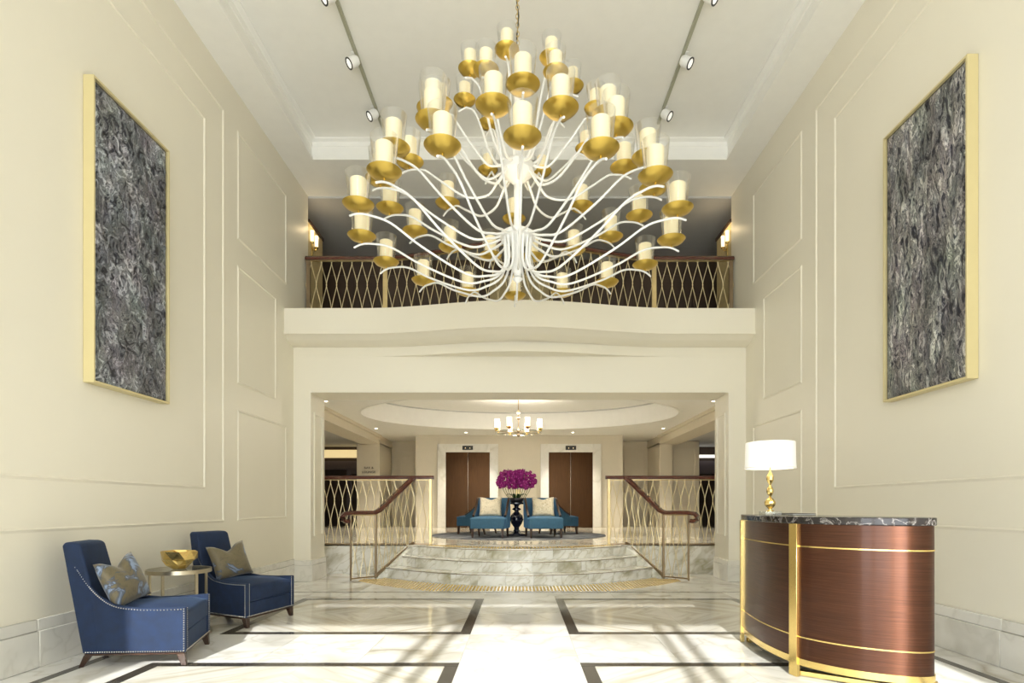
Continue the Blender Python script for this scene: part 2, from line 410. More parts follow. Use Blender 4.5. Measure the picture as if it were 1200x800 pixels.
# ------------------------------------------------------------------ floor
fl = struct(obj('floor', MB().box(-WX, WX, YF, 9.87, -0.12, -0.004), M['grout']), 'polished white marble hall floor with dark inlaid squares', 'floor')
slab_cache = {}
def slab(x0, x1, y0, y1, mat='marble', name='marble_slab', z1=0.0, z0=-0.03, par=None, gap=0.002):
    key = (round(x1 - x0, 3), round(y1 - y0, 3), mat, z1, z0)
    if key not in slab_cache:
        hx, hy = (x1 - x0) / 2 - gap, (y1 - y0) / 2 - gap
        slab_cache[key] = mesh(MB().box(-hx, hx, -hy, hy, z0, z1))
    return place(name, slab_cache[key], M[mat], par or fl, ((x0 + x1) / 2, (y0 + y1) / 2, 0))
def run(x0, x1, ys, **kw):
    for a, b in zip(ys[:-1], ys[1:]): slab(x0, x1, a, b, **kw)
XI0, XI1 = 0.45, 2.75      # inlay squares in x
XB = 3.18; SB = 0.075      # outer border
rows = [(5.19, 7.20), (2.24, 4.25), (-0.71, 1.30)]
SW = 0.10
for sx in (-1, 1):
    for ya, yb in rows:
        a, b = sorted((sx * XI0, sx * XI1))
        slab(a, b, ya, ya + SW, 'inlay', 'inlay_strip'); slab(a, b, yb - SW, yb, 'inlay', 'inlay_strip')
        slab(a, a + SW, ya + SW, yb - SW, 'inlay', 'inlay_strip'); slab(b - SW, b, ya + SW, yb - SW, 'inlay', 'inlay_strip')
        # four book-matched quarters
        cx, cyy = (a + b) / 2, (ya + yb) / 2
        hx, hy = (b - a) / 2 - SW, (yb - ya) / 2 - SW
        key = ('book', round(hx, 3), round(hy, 3))
        if key not in slab_cache: slab_cache[key] = mesh(MB().box(0.001, hx - 0.001, 0.001, hy - 0.001, -0.03, 0.0))
        for qx in (1, -1):
            for qy in (1, -1):
                place('marble_slab', slab_cache[key], M['marble_book'], fl, (cx, cyy, 0), (0, 0, 0), (qx, qy, 1))
    # cross aisles, side aisles and borders
    for ya, yb in ((4.25, 5.19), (1.30, 2.24), (-1.65, -0.71), (YF, -1.65)):
        for k in range(3):
            a = XI0 + (XI1 - XI0) * k / 3; b = XI0 + (XI1 - XI0) * (k + 1) / 3
            a, b = sorted((sx * a, sx * b)); slab(a, b, ya, yb)
    a, b = sorted((sx * XI1, sx * XB)); run(a, b, [YF, -1.65, -0.71, 0.3, 1.3, 2.24, 3.24, 4.25, 5.19, 6.2, 7.2, 7.70])
    a, b = sorted((sx * XB, sx * (XB + SB))); run(a, b, [YF, 0.0, 2.5, 5.2, 7.76], mat='inlay', name='inlay_strip')
    a, b = sorted((sx * (XB + SB), sx * WX)); run(a, b, [YF, -1.2, 0.2, 1.6, 3.0, 4.4, 5.8, 7.2, 8.6, 9.86])
    for k in range(3):
        a = XI0 + (XI1 - XI0) * k / 3; b = XI0 + (XI1 - XI0) * (k + 1) / 3
        a, b = sorted((sx * a, sx * b)); slab(a, b, 7.2, 7.70)
    for k, (a, b) in enumerate(((0.0, 1.1), (1.1, 2.2), (2.2, XB + SB))):
        a, b = sorted((sx * a, sx * b)); run(a, b, [7.76, 8.6, 9.86])
    a, b = sorted((0, sx * XB)); slab(a, b, 7.70, 7.76, 'inlay', 'inlay_strip')
run(-XI0, XI0, [YF, -1.65, -0.71, 0.3, 1.3, 2.24, 3.24, 4.25, 5.19, 6.2, 7.2, 7.70])

# ------------------------------------------------------------------ side walls with panels and marble base
for sx, side in ((-1, 'left'), (1, 'right')):
    a, b = sorted((sx * WX, sx * (WX + 0.25)))
    w = struct(obj('wall_' + side, MB().box(a, b, YF, YU, -0.12, ZT + 0.3), M['wall']), 'tall cream panelled wall on the %s of the hall' % side, 'wall')
    for (y0, y1, z0, z1) in ((3.2, 6.75, 0.98, 5.89), (3.75, 6.35, 1.36, 5.52),
                             (7.07, 8.55, 4.50, 5.86), (7.07, 8.19, 2.70, 4.18), (7.07, 8.55, 0.99, 2.38),
                             (-2.2, 2.95, 0.98, 5.89), (-1.75, 2.5, 1.36, 5.52)):
        obj('panel_moulding', frame_on_wall(sx, y0, y1, z0, z1), M['wall'], w)
    bb = thing('baseboard_' + side, 'pale marble base along the %s wall' % side, 'baseboard'); bb['kind'] = 'structure'
    x0, x1 = sorted((sx * WX, sx * (WX - 0.035))); x2, x3 = sorted((sx * WX, sx * (WX - 0.022)))
    L = 1.12; y = YF
    while y < YB - 0.01:
        e = min(y + L, YB)
        obj('marble_block', MB().box(x0, x1, y + 0.0015, e - 0.0015, 0.001, 0.265), M['marble_base'], bb, bevel=0.004, seg=1)
        obj('marble_cap', MB().box(x2, x3, y + 0.0015, e - 0.0015, 0.266, 0.35), M['marble_base'], bb, bevel=0.004, seg=1)
        y = e

# ------------------------------------------------------------------ window wall behind the viewer
m = MB()
m.box(-WX - 0.25, WX + 0.25, YF - 0.15, YF, 6.05, ZT + 0.3)
m.box(-WX, WX, YF - 0.15, YF, 5.22, 5.80); m.box(2.0, WX, YF - 0.15, YF, 5.08, 5.22); m.box(-WX, WX, YF - 0.15, YF, 4.58, 5.08)
m.box(-WX, -1.28, YF - 0.15, YF, 5.80, 6.05); m.box(0.72, WX, YF - 0.15, YF, 5.80, 6.05)
m.box(-WX - 0.25, -WX + 0.05, YF - 0.15, YF, -0.12, 6.05); m.box(2.625, WX + 0.25, YF - 0.15, YF, -0.12, 6.05)
wf = struct(obj('wall_front', m, M['wall']), 'tall glazed entrance wall facing the hall', 'wall')
mull = [-1.48, -1.28, 0.63, 0.80, 2.58, 2.75]
bays = [(-3.47, -1.48), (-1.28, 0.63), (0.80, 2.58)]
for i, (a, b) in enumerate(bays):
    wd = thing('window_%d' % (i + 1), 'tall entrance window bay number %d from the left wall' % (i + 1), 'window'); wd['kind'] = 'structure'
    wd['label'] = ['entrance window bay against the left wall', 'entrance window bay on the centre line', 'entrance window bay right of the centre', 'narrow entrance window bay against the right wall'][i]
    for x in (a, b): obj('mullion', MB().box(x - 0.045, x + 0.045, YF - 0.13, YF - 0.03, 0, 4.58), M['frame_paint'], wd)
    obj('transom', MB().box(a, b, YF - 0.12, YF - 0.04, 2.55, 2.62), M['frame_paint'], wd)
    for z0, z1 in ((0.0, 2.55), (2.62, 4.58)): obj('pane', MB().box(a + 0.045, b - 0.045, YF - 0.083, YF - 0.077, z0, z1), M['pane'], wd)

# ------------------------------------------------------------------ hall ceiling with a raised tray
TX, TY0, TY1 = 3.10, -1.9, 8.46
m = MB()
m.box(-WX - 0.25, -TX, YF, YU, ZC, ZT + 0.25); m.box(TX, WX + 0.25, YF, YU, ZC, ZT + 0.25)
m.box(-TX, TX, YF, TY0, ZC, ZT + 0.25); m.box(-TX, TX, TY1, YU, ZC, ZT + 0.25)
m.box(-TX, TX, TY0, TY1, ZT, ZT + 0.25)
ce = struct(obj('ceiling', m, M['ceil']), 'white hall ceiling with a raised rectangular tray', 'ceiling')
ring = [(-TX, TY0), (-TX, TY1), (TX, TY1), (TX, TY0)]
for nm, pr in (('tray_cornice', [(0, ZT), (0.0, ZT - 0.10), (0.012, ZT - 0.09), (0.02, ZT - 0.03), (0.08, ZT - 0.015), (0.08, ZT)]),
               ('tray_edge_bead', [(0, ZC + 0.0), (0.0, ZC + 0.05), (0.025, ZC + 0.04), (0.025, ZC + 0.0)])):
    m = MB(); n = len(pr); vs = []; fs = []
    for sxx, syy, cx, cyy in ((-1, -1, -TX, TY0), (-1, 1, -TX, TY1), (1, 1, TX, TY1), (1, -1, TX, TY0)):
        for o, z in pr: vs.append((cx - sxx * o, cyy - syy * o, z))
    for i in range(4):
        j = (i + 1) % 4
        for k in range(n): fs.append((i * n + k, i * n + (k + 1) % n, j * n + (k + 1) % n, j * n + k))
    obj(nm, m.add(vs, fs), M['ceil'], ce)

# ------------------------------------------------------------------ back wall, opening and bowed balcony front
m = MB()
m.box(-WX, -XO, YB, YO, -0.12, ZO); m.box(XO, WX, YB, YO, -0.12, ZO)
m.box(-WX, WX, YB, YO, ZO, 3.74)
m.box(-WX - 0.1, -WX, YO, 9.86, -0.12, HL - 0.001); m.box(WX, WX + 0.1, YO, 9.86, -0.12, HL - 0.001)
wb = struct(obj('wall_back', m, M['wall']), 'cream back wall with a wide opening under the bowed balcony', 'wall')
def bow(x, y0, b, half=2.35): return y0 - (b * 0.5 * (1 + math.cos(PI * x / half)) if abs(x) < half else 0)
def bowed(y0, b, yback, n=48):
    return [(-WX + 2 * WX * i / n, bow(-WX + 2 * WX * i / n, y0, b)) for i in range(n + 1)] + [(WX, yback), (-WX, yback)]
obj('fascia', MB().prism(bowed(8.48, 0.34, 9.0), 3.79, ZBAL), M['wall'], wb, smooth=True)
prof = [(0.0, 3.79), (0.0, 3.745), (0.06, 3.735), (0.10, 3.70), (0.17, 3.68), (0.24, 3.655), (0.30, 3.645), (0.36, 3.64), (0.36, 3.79)]
path = [(WX - 2 * WX * i / 48, bow(WX - 2 * WX * i / 48, 8.47, 0.34)) for i in range(49)]
obj('cornice_moulding', MB().sweep(path, prof), M['wall'], wb, smooth=True)
obj('lower_band', MB().prism(bowed(8.828, 0.30, 9.0), 3.50, 3.66), M['wall'], wb, smooth=True)
for sx in (-1, 1):
    # recessed panels on the reveals and marble plinth blocks
    X = sx * XO
    mm = MB(); d = -sx * 0.02
    for (y0, y1, z0, z1) in ((YB + 0.12, YO - 0.12, 0.70, 0.73), (YB + 0.12, YO - 0.12, 2.62, 2.65), (YB + 0.12, YB + 0.15, 0.73, 2.62), (YO - 0.15, YO - 0.12, 0.73, 2.62)):
        a, b = sorted((X, X + d)); mm.box(a, b, y0, y1, z0, z1)
    obj('reveal_moulding', mm, M['wall'], wb)
    a, b = sorted((sx * (XO - 0.03), sx * (WX - 0.0)))
    obj('plinth_block', MB().box(a, b, YB - 0.035, YO + 0.0, 0.001, 0.25), M['marble_base'], wb, bevel=0.004, seg=1)
    a, b = sorted((sx * (XO - 0.02), sx * (WX - 0.0)))
    obj('plinth_cap', MB().box(a, b, YB - 0.022, YO + 0.0, 0.251, 0.33), M['marble_base'], wb, bevel=0.004, seg=1)

# ------------------------------------------------------------------ upper level behind the balcony
fu = struct(obj('floor_upper', MB().box(-7, 7, 8.98, 13.4, 3.80, ZBAL - 0.004), M['landing']), 'upper level floor behind the balcony railing', 'floor')
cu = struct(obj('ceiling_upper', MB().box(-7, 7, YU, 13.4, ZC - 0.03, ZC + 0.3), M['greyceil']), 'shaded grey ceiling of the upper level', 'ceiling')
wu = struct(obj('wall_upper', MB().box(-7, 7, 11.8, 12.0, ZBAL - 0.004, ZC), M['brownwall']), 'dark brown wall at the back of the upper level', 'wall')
for k in range(9):
    x = -5.6 + 1.4 * k
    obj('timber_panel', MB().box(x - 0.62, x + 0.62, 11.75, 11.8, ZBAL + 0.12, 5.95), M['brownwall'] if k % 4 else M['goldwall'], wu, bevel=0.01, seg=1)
for sx, side in ((-1, 'left'), (1, 'right')):
    a, b = sorted((sx * WX, sx * (WX + 0.3)))
    st = struct(obj('wall_upper_' + side, MB().box(a, b, YU, 10.13, ZBAL - 0.004, 5.90), M['goldwall']), 'gold papered stub wall at the %s end of the balcony' % side, 'wall')
    a, b = sorted((sx * (WX - 0.02), sx * (WX + 0.3)))
    obj('dark_cornice', MB().box(a, b, YU, 10.15, 5.90, 5.95), M['darkwood'], st)
    a, b = sorted((sx * 6.8, sx * 7.0))
    struct(obj('wall_upper_end_' + side, MB().box(a, b, YU, 13.2, ZBAL - 0.004, ZC), M['brownwall']), 'brown end wall on the %s of the upper level' % side, 'wall')
    a, b = sorted((sx * (WX + 0.25), sx * 7.0))
    struct(obj('wall_upper_front_' + side, MB().box(a, b, YU - 0.2, YU, ZBAL - 0.3, ZC), M['brownwall']), 'wall closing the upper level on the %s beside the hall' % side, 'wall')

# ------------------------------------------------------------------ raised lobby shell
lf = struct(obj('floor_lobby', MB().box(-7.2, 7.2, 9.87, 20.2, 0.30, HL - 0.004), M['grout']), 'raised lobby floor of veined marble', 'floor')
ys = [9.846, 11.2, 12.6, 14.0, 15.4, 16.8, 18.2, 20.2]; xs = [-7.2, -5.8, -4.4, -2.95, -1.5, 0, 1.5, 2.95, 4.4, 5.8, 7.2]
for a, b in zip(xs[:-1], xs[1:]):
    for c, d in zip(ys[:-1], ys[1:]): slab(a, b, c, d, 'landing', 'marble_slab', HL, HL - 0.03, lf)
pw = struct(obj('wall_plinth', MB().box(-7.2, 7.2, 9.87, 9.98, -0.12, HL - 0.035), M['grout']), 'low marble riser wall beside the steps', 'wall')
for a, b in ((-3.52, -2.7), (-2.7, -1.94), (1.94, 2.7), (2.7, 3.52)):
    slab_o = obj('marble_slab', MB().box(a + .001, b - .001, 9.845, 9.869, 0.001, HL), M['marble_step'], pw)
    obj('edge_nosing', MB().box(a + .001, b - .001, 9.845, 9.90, HL - 0.018, HL + 0.002), M['bronze'], pw)

# lobby ceiling with an oval recess
OA, OB, OCY = 3.85, 2.54, 13.91
def oval_ceiling():
    m = MB(); x0, x1, y0, y1 = -4.4, 4.4, YO, YR
    angs = sorted([2 * PI * i / 96 for i in range(96)] + [math.atan2(y - OCY, x) % (2 * PI) for x in (x0, x1) for y in (y0, y1)])
    n = len(angs); inn = []; out = []
    for t in angs:
        c, s = math.cos(t), math.sin(t)
        k = 1 / math.sqrt((c / OA) ** 2 + (s / OB) ** 2); inn.append((k * c, OCY + k * s))
        q = min((x1 / c if c > 1e-9 else x0 / c if c < -1e-9 else 1e9), ((y1 - OCY) / s if s > 1e-9 else (y0 - OCY) / s if s < -1e-9 else 1e9))
        out.append((q * c, OCY + q * s))
    vs = [(x, y, ZL) for x, y in inn] + [(x, y, ZL) for x, y in out] + [(x, y, ZL + 0.47) for x, y in inn]
    fs = []
    for i in range(n):
        j = (i + 1) % n
        fs += [(i, j, n + j, n + i), (i, 2 * n + i, 2 * n + j, j)]
    fs.append(tuple(range(2 * n, 3 * n)))
    m.add(vs, fs); return m, inn
cm, inn = oval_ceiling()
lc = struct(obj('ceiling_lobby', cm, M['ceil']), 'white lobby ceiling with a large oval recess', 'ceiling')
obj('oval_moulding', MB().sweep([(x * 0.995, OCY + (y - OCY) * 0.995) for x, y in inn], [(0, ZL - 0.012), (0.05, ZL - 0.012), (0.05, ZL + 0.03), (0, ZL + 0.03)], closed=True), M['ceil'], lc)
obj('recess_bead', MB().sweep([(x * 0.96, OCY + (y - OCY) * 0.96) for x, y in inn], [(0, ZL + 0.44), (0.03, ZL + 0.44), (0.03, ZL + 0.48), (0, ZL + 0.48)], closed=True), M['greyceil'], lc)
struct(obj('ceiling_cover', MB().box(-7.2, 7.2, YO, 20.3, ZL + 0.5, ZL + 0.6), M['greyceil']), 'slab above the lobby ceiling', 'ceiling')
for sx, side in ((-1, 'left'), (1, 'right')):
    a, b = sorted((sx * 4.4, sx * 5.0))
    bm_ = struct(obj('trim_beam_' + side, MB().box(a, b, YO, YR, 3.12, ZL + 0.5), M['lobbywall']), 'cream beam along the %s edge of the lobby ceiling' % side, 'beam')
    a2, b2 = sorted((sx * 4.33, sx * 4.42))
    obj('crown_moulding', MB().box(a2, b2, YO, YE, ZL - 0.08, ZL + 0.0), M['lobbywall'], bm_)
    a, b = sorted((sx * 5.0, sx * 7.2))
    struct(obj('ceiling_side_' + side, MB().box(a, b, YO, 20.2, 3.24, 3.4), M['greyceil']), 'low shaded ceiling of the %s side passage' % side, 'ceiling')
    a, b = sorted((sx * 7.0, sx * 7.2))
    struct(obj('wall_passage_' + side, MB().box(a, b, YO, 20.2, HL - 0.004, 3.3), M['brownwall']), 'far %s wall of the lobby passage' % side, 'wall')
    a, b = sorted((sx * WX, sx * 7.2))
    struct(obj('wall_return_' + side, MB().box(a, b, YO - 0.2, YO, HL - 0.5, 3.74), M['lobbywall']), 'return wall beside the opening on the %s' % side, 'wall')
# column (left) and column plus panelled wall (right)
lcx = struct(obj('wall_column_left', MB().box(-5.12, -4.4, YE, YR, HL, 3.26), M['lobbywall']), 'cream column with small dark lettering left of the lifts', 'wall')
obj('column_capital', MB().box(-5.16, -4.37, YE - 0.04, YR, 3.16, 3.26), M['lobbywall'], lcx)
rcx = struct(obj('wall_column_right', MB().box(4.4, 4.78, YE, YR, HL, 3.26), M['lobbywall']), 'narrow cream column right of the lifts', 'wall')
obj('column_capital', MB().box(4.37, 4.82, YE - 0.04, YR, 3.16, 3.26), M['lobbywall'], rcx)
rpw = struct(obj('wall_panelled_right', MB().box(4.78, 5.72, YE + 0.25, YR, HL, 3.3), M['lobbywall']), 'panelled beige wall beside the dark doorway on the right', 'wall')
def wall_frame(par, x0, x1, z0, z1, y, mat='lobbywall', w=0.05, d=0.025):
    mm = MB()
    mm.box(x0, x1, y - d, y, z0, z0 + w); mm.box(x0, x1, y - d, y, z1 - w, z1); mm.box(x0, x0 + w, y - d, y, z0 + w, z1 - w); mm.box(x1 - w, x1, y - d, y, z0 + w, z1 - w)
    return obj('panel_moulding', mm, M[mat], par)
wall_frame(rpw, 4.88, 5.62, 0.8, 3.05, YE + 0.25)
wl = struct(obj('wall_recess', MB().box(-5.12, 5.8, YR, YR + 0.2, HL, ZL + 0.1), M['lobbywall']), 'recessed beige wall behind the lift block', 'wall')
for x0, x1 in ((-4.3, -3.4), (3.4, 4.3)):
    wall_frame(wl, x0, x1, 0.75, 3.1, YR); wall_frame(wl, x0 + 0.18, x1 - 0.18, 0.95, 2.9, YR)
# dark side rooms
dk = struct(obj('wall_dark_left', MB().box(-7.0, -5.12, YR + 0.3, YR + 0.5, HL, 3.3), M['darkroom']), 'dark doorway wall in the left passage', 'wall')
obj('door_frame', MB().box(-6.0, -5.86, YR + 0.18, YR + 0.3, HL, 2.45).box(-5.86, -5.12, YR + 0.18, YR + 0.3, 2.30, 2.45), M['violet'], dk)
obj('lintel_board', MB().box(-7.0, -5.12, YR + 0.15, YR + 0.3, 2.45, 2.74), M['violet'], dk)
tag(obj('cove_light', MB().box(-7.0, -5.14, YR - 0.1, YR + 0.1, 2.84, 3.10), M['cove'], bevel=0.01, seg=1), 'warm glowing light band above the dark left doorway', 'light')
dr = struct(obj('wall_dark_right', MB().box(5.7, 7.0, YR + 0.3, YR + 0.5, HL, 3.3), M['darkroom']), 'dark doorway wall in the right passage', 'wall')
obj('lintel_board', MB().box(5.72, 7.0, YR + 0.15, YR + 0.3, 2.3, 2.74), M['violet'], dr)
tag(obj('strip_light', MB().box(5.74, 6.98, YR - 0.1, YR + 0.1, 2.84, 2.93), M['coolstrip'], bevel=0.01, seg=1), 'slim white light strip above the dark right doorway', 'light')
# lettering on the left column
for txt, z in (('BAR &', 2.345), ('LOUNGE', 2.21)):
    cu_ = bpy.data.curves.new('lettering', 'FONT'); cu_.body = txt; cu_.size = 0.098; cu_.align_x = 'CENTER'; cu_.extrude = 0.006; cu_.space_character = 1.12
    cu_.materials.append(M['sign'])
    to = bpy.data.objects.new('lettering', cu_); COL.objects.link(to); to.location = (-4.74, YE - 0.008, z); to.rotation_euler = (PI / 2, 0, 0); to.parent = lcx
# lift block
le = struct(obj('wall_lift', MB().box(-3.27, 3.24, YE, YR, HL, ZL + 0.05), M['lobbywall']), 'beige wall holding the two lift doors', 'wall')
for i, cx in enumerate((-1.625, 1.60)):
    d = thing('door_%d' % (i + 1), ['bronze double lift door left of the orchids', 'bronze double lift door right of the orchids'][i], 'door', (cx, YE, HL)); d['kind'] = 'structure'
    hw, ht = 0.69, 2.36
    for s in (-1, 1):
        a, b = sorted((s * 0.004, s * hw)); obj('door_leaf', MB().box(a, b, -0.03, 0.0, 0.0, ht), M['liftdoor'], d, bevel=0.004, seg=1)
    for s in (-1, 1):
        a, b = sorted((s * hw, s * (hw + 0.26))); obj('marble_jamb', MB().box(a, b, -0.09, 0.0, 0.0, ht + 0.26), M['marble_jamb'], d, bevel=0.006, seg=1)
    obj('marble_head', MB().box(-hw, hw, -0.09, 0.0, ht, ht + 0.26), M['marble_jamb'], d, bevel=0.006, seg=1)
    ind = obj('floor_indicator', MB().box(-0.165, 0.165, -0.115, -0.09, ht + 0.07, ht + 0.20), M['black'], d, bevel=0.006, seg=1)
    for s in (-1, 1): obj('arrow_light', MB().prism_xz([(s * 0.07 - 0.018, ht + 0.115), (s * 0.07 + 0.018, ht + 0.115), (s * 0.07, ht + 0.15)], -0.12, -0.115), M['cove'], ind)
cp = obj('call_panel', MB().box(-0.12, 0.03, YE - 0.02, YE, HL + 1.0, HL + 1.2), M['brass_dull'], le, bevel=0.005, seg=1)

# ------------------------------------------------------------------ curved marble steps
ST = [(8.365, 0.21, 2.30), (8.63, 0.25, 2.12), (8.89, 0.285, 1.93)]
stp = thing('marble_steps', 'three curved gold-veined marble steps up to the lobby', 'steps', (0, 9.2, 0))
for i, (yc, c, xe) in enumerate(ST):
    z0, z1 = (i * HL / 3 + (0.001 if i == 0 else 0)), (i + 1) * HL / 3
    nseg = 11
    step = bpy.data.objects.new('step', None); COL.objects.link(step); step.parent = stp
    for s in range(nseg):
        xa, xb = -xe + 2 * xe * s / nseg + 0.001, -xe + 2 * xe * (s + 1) / nseg - 0.001
        pts = [(xa + (xb - xa) * k / 4, yc + c * (xa + (xb - xa) * k / 4) ** 2 - 9.2) for k in range(5)]
        back = 9.843 - 9.2
        pts = [(x, min(y, back - 0.05)) for x, y in pts]
        obj('marble_slab', MB().prism(pts + [(xb, back), (xa, back)], z0, z1 - 0.0221), M['marble_step'], step)
        obj('nosing_strip', MB().prism([(x, y - 0.010) for x, y in pts] + [(xb, back), (xa, back)], z1 - 0.022, z1 - 0.0121), M['bronze'], step)
        nos = [(x, y - 0.020) for x, y in pts]
        obj('tread_nosing', MB().prism(nos + [(xb, back), (xa, back)], z1 - 0.012, z1), M['marble_step'], step)
# marble stringers beside the steps
for sx in (-1, 1):
    p = [(sx * 2.30, 9.24), (sx * 2.39, 9.22), (sx * 1.95, 9.84), (sx * 1.80, 9.84)]
    if sx > 0: p = p[::-1]
    n = len(p); zt = [0.03, 0.03, 0.5, 0.5] if sx < 0 else [0.5, 0.5, 0.03, 0.03]
    mm = MB().add([(x, y - 9.2, 0.001) for x, y in p] + [(x, y - 9.2, z) for (x, y), z in zip(p, zt)], [(3, 2, 1, 0), (4, 5, 6, 7)] + [(i, (i + 1) % n, n + (i + 1) % n, n + i) for i in range(n)])
    obj('stringer', mm, M['marble_step'], stp)

# tactile studs (brass) at the foot and at the head of the steps
def studs(par, cells, z, r=0.020):
    m = MB()
    for x, y in cells:
        vs = [(x + r * math.cos(a * PI / 3), y + r * math.sin(a * PI / 3), z - 0.002) for a in range(6)] + [(x + r * .6 * math.cos(a * PI / 3), y + r * .6 * math.sin(a * PI / 3), z + 0.006) for a in range(6)]
        m.add(vs, [(6, 7, 8, 9, 10, 11)] + [(a, (a + 1) % 6, 6 + (a + 1) % 6, 6 + a) for a in range(6)])
    return tag(obj('tactile_studs', m, M['brass'], par), kind='stuff')
cells = []
for i in range(-50, 51):
    x = i * 0.05
    y1 = 8.365 + 0.21 * x * x - 0.10
    for j in range(60):
        y = 7.86 + j * 0.05
        if y1 - 0.75 < y < y1 and abs(x) < 2.6 and not (abs(x) > 2.2 and y > 9.15): cells.append((x, y))
studs(fl, cells, 0.0)
cells = []
for i in range(-36, 37):
    x = i * 0.05
    y1 = 8.89 + 0.285 * x * x + 0.10
    for j in range(40):
        y = 8.9 + j * 0.05
        if y1 < y < y1 + 0.32 and y < 9.80 and abs(x) < 1.72: cells.append((x, y - 9.2))
studs(stp, cells, HL)

# ------------------------------------------------------------------ railings
def baluster_mesh(h, amp, waves, rad, n=5, k=14, decay=0.55):
    pts = []
    for i in range(k):
        t = i / (k - 1)              # 0 bottom, 1 top
        a = amp * (1 - decay * (1 - t) ** 1.5)
        ph = waves * (1 - t); tri = 2 * abs((ph % 2) - 1) - 1
        pts.append((a * (0.75 * tri + 0.25 * math.cos(PI * ph)), 0, t * h))
    return mesh(MB().tube(pts, rad, n, cap=False), True)
def rail_along(par, pts, me, spacing, mat, start=0.5, name='baluster'):
    """stand balusters along a polyline of base points"""
    cum = [0]
    for a, b in zip(pts[:-1], pts[1:]): cum.append(cum[-1] + (Vector(b) - Vector(a)).to_2d().length)
    L = cum[-1]; n = max(1, int(round(L / spacing)))
    for i in range(n):
        s = (i + start) * L / n; k = 0
        while k < len(cum) - 2 and cum[k + 1] < s: k += 1
        t = (s - cum[k]) / max(1e-6, cum[k + 1] - cum[k]); a, b = Vector(pts[k]), Vector(pts[k + 1]); p = a.lerp(b, t); d = b - a
        place(name, me, mat, par, p, (0, 0, math.atan2(d.y, d.x) + (PI if i % 2 else 0)))
HANDRAIL = [(-0.035, -0.012), (0.035, -0.012), (0.038, 0.012), (0.022, 0.032), (-0.022, 0.032), (-0.038, 0.012)]
def handrail(par, pts, mat, w=1.0):
    m = MB(); vs = []; fs = []; n = len(HANDRAIL); P = [Vector(p) for p in pts]
    for i, p in enumerate(P):
        d = (P[min(i + 1, len(P) - 1)] - P[max(i - 1, 0)]); d2 = Vector((d.x, d.y, 0))
        if d2.length < 1e-4: d2 = Vector((1, 0, 0))
        d2.normalize(); sd = Vector((d2.y, -d2.x, 0)); dn = d.normalized(); up = sd.cross(dn)
        for o, z in HANDRAIL: vs.append(p + sd * o * w + up * z * w)
    for i in range(len(P) - 1):
        for k in range(n): fs.append((i * n + k, i * n + (k + 1) % n, (i + 1) * n + (k + 1) % n, (i + 1) * n + k))
    fs += [tuple(range(n))[::-1], tuple((len(P) - 1) * n + k for k in range(n))]
    return obj('handrail', m.add(vs, fs), mat, par, smooth=True)

# balcony railing
br = thing('balcony_railing', 'gold lattice balcony railing with a dark wooden handrail', 'railing', (0, 9.3, ZBAL))
NB = 64
bpts = [(-3.50 + 7.0 * i / NB, bow(-3.50 + 7.0 * i / NB, 9.30, 0.58) - 9.3, 0.0) for i in range(NB + 1)]
handrail(br, [(x, y, 1.08) for x, y, z in bpts], M['railwood'], 1.45)
obj('top_bar', MB().sweep([(x, y) for x, y, z in bpts], [(-0.012, 1.045), (0.012, 1.045), (0.012, 1.065), (-0.012, 1.065)]), M['brass_dull'], br)
obj('bottom_bar', MB().sweep([(x, y) for x, y, z in bpts], [(-0.012, 0.04), (0.012, 0.04), (0.012, 0.06), (-0.012, 0.06)]), M['brass_dull'], br)
bal = baluster_mesh(1.0, 0.050, 2.6, 0.0064, decay=0.3)
rail_along(br, [(x, y, 0.05) for x, y, z in bpts], bal, 0.083, M['champagne'])
for x in (-2.2, 2.2, -3.46, 3.46):
    y = bow(x, 9.30, 0.58) - 9.3
    w = 0.036 if abs(x) < 3 else 0.03
    obj('post', MB().box(x - w, x + w, y - 0.02, y + 0.02, 0.0, 1.07), M['brass_dull'] if abs(x) < 3 else M['bronze'], br)

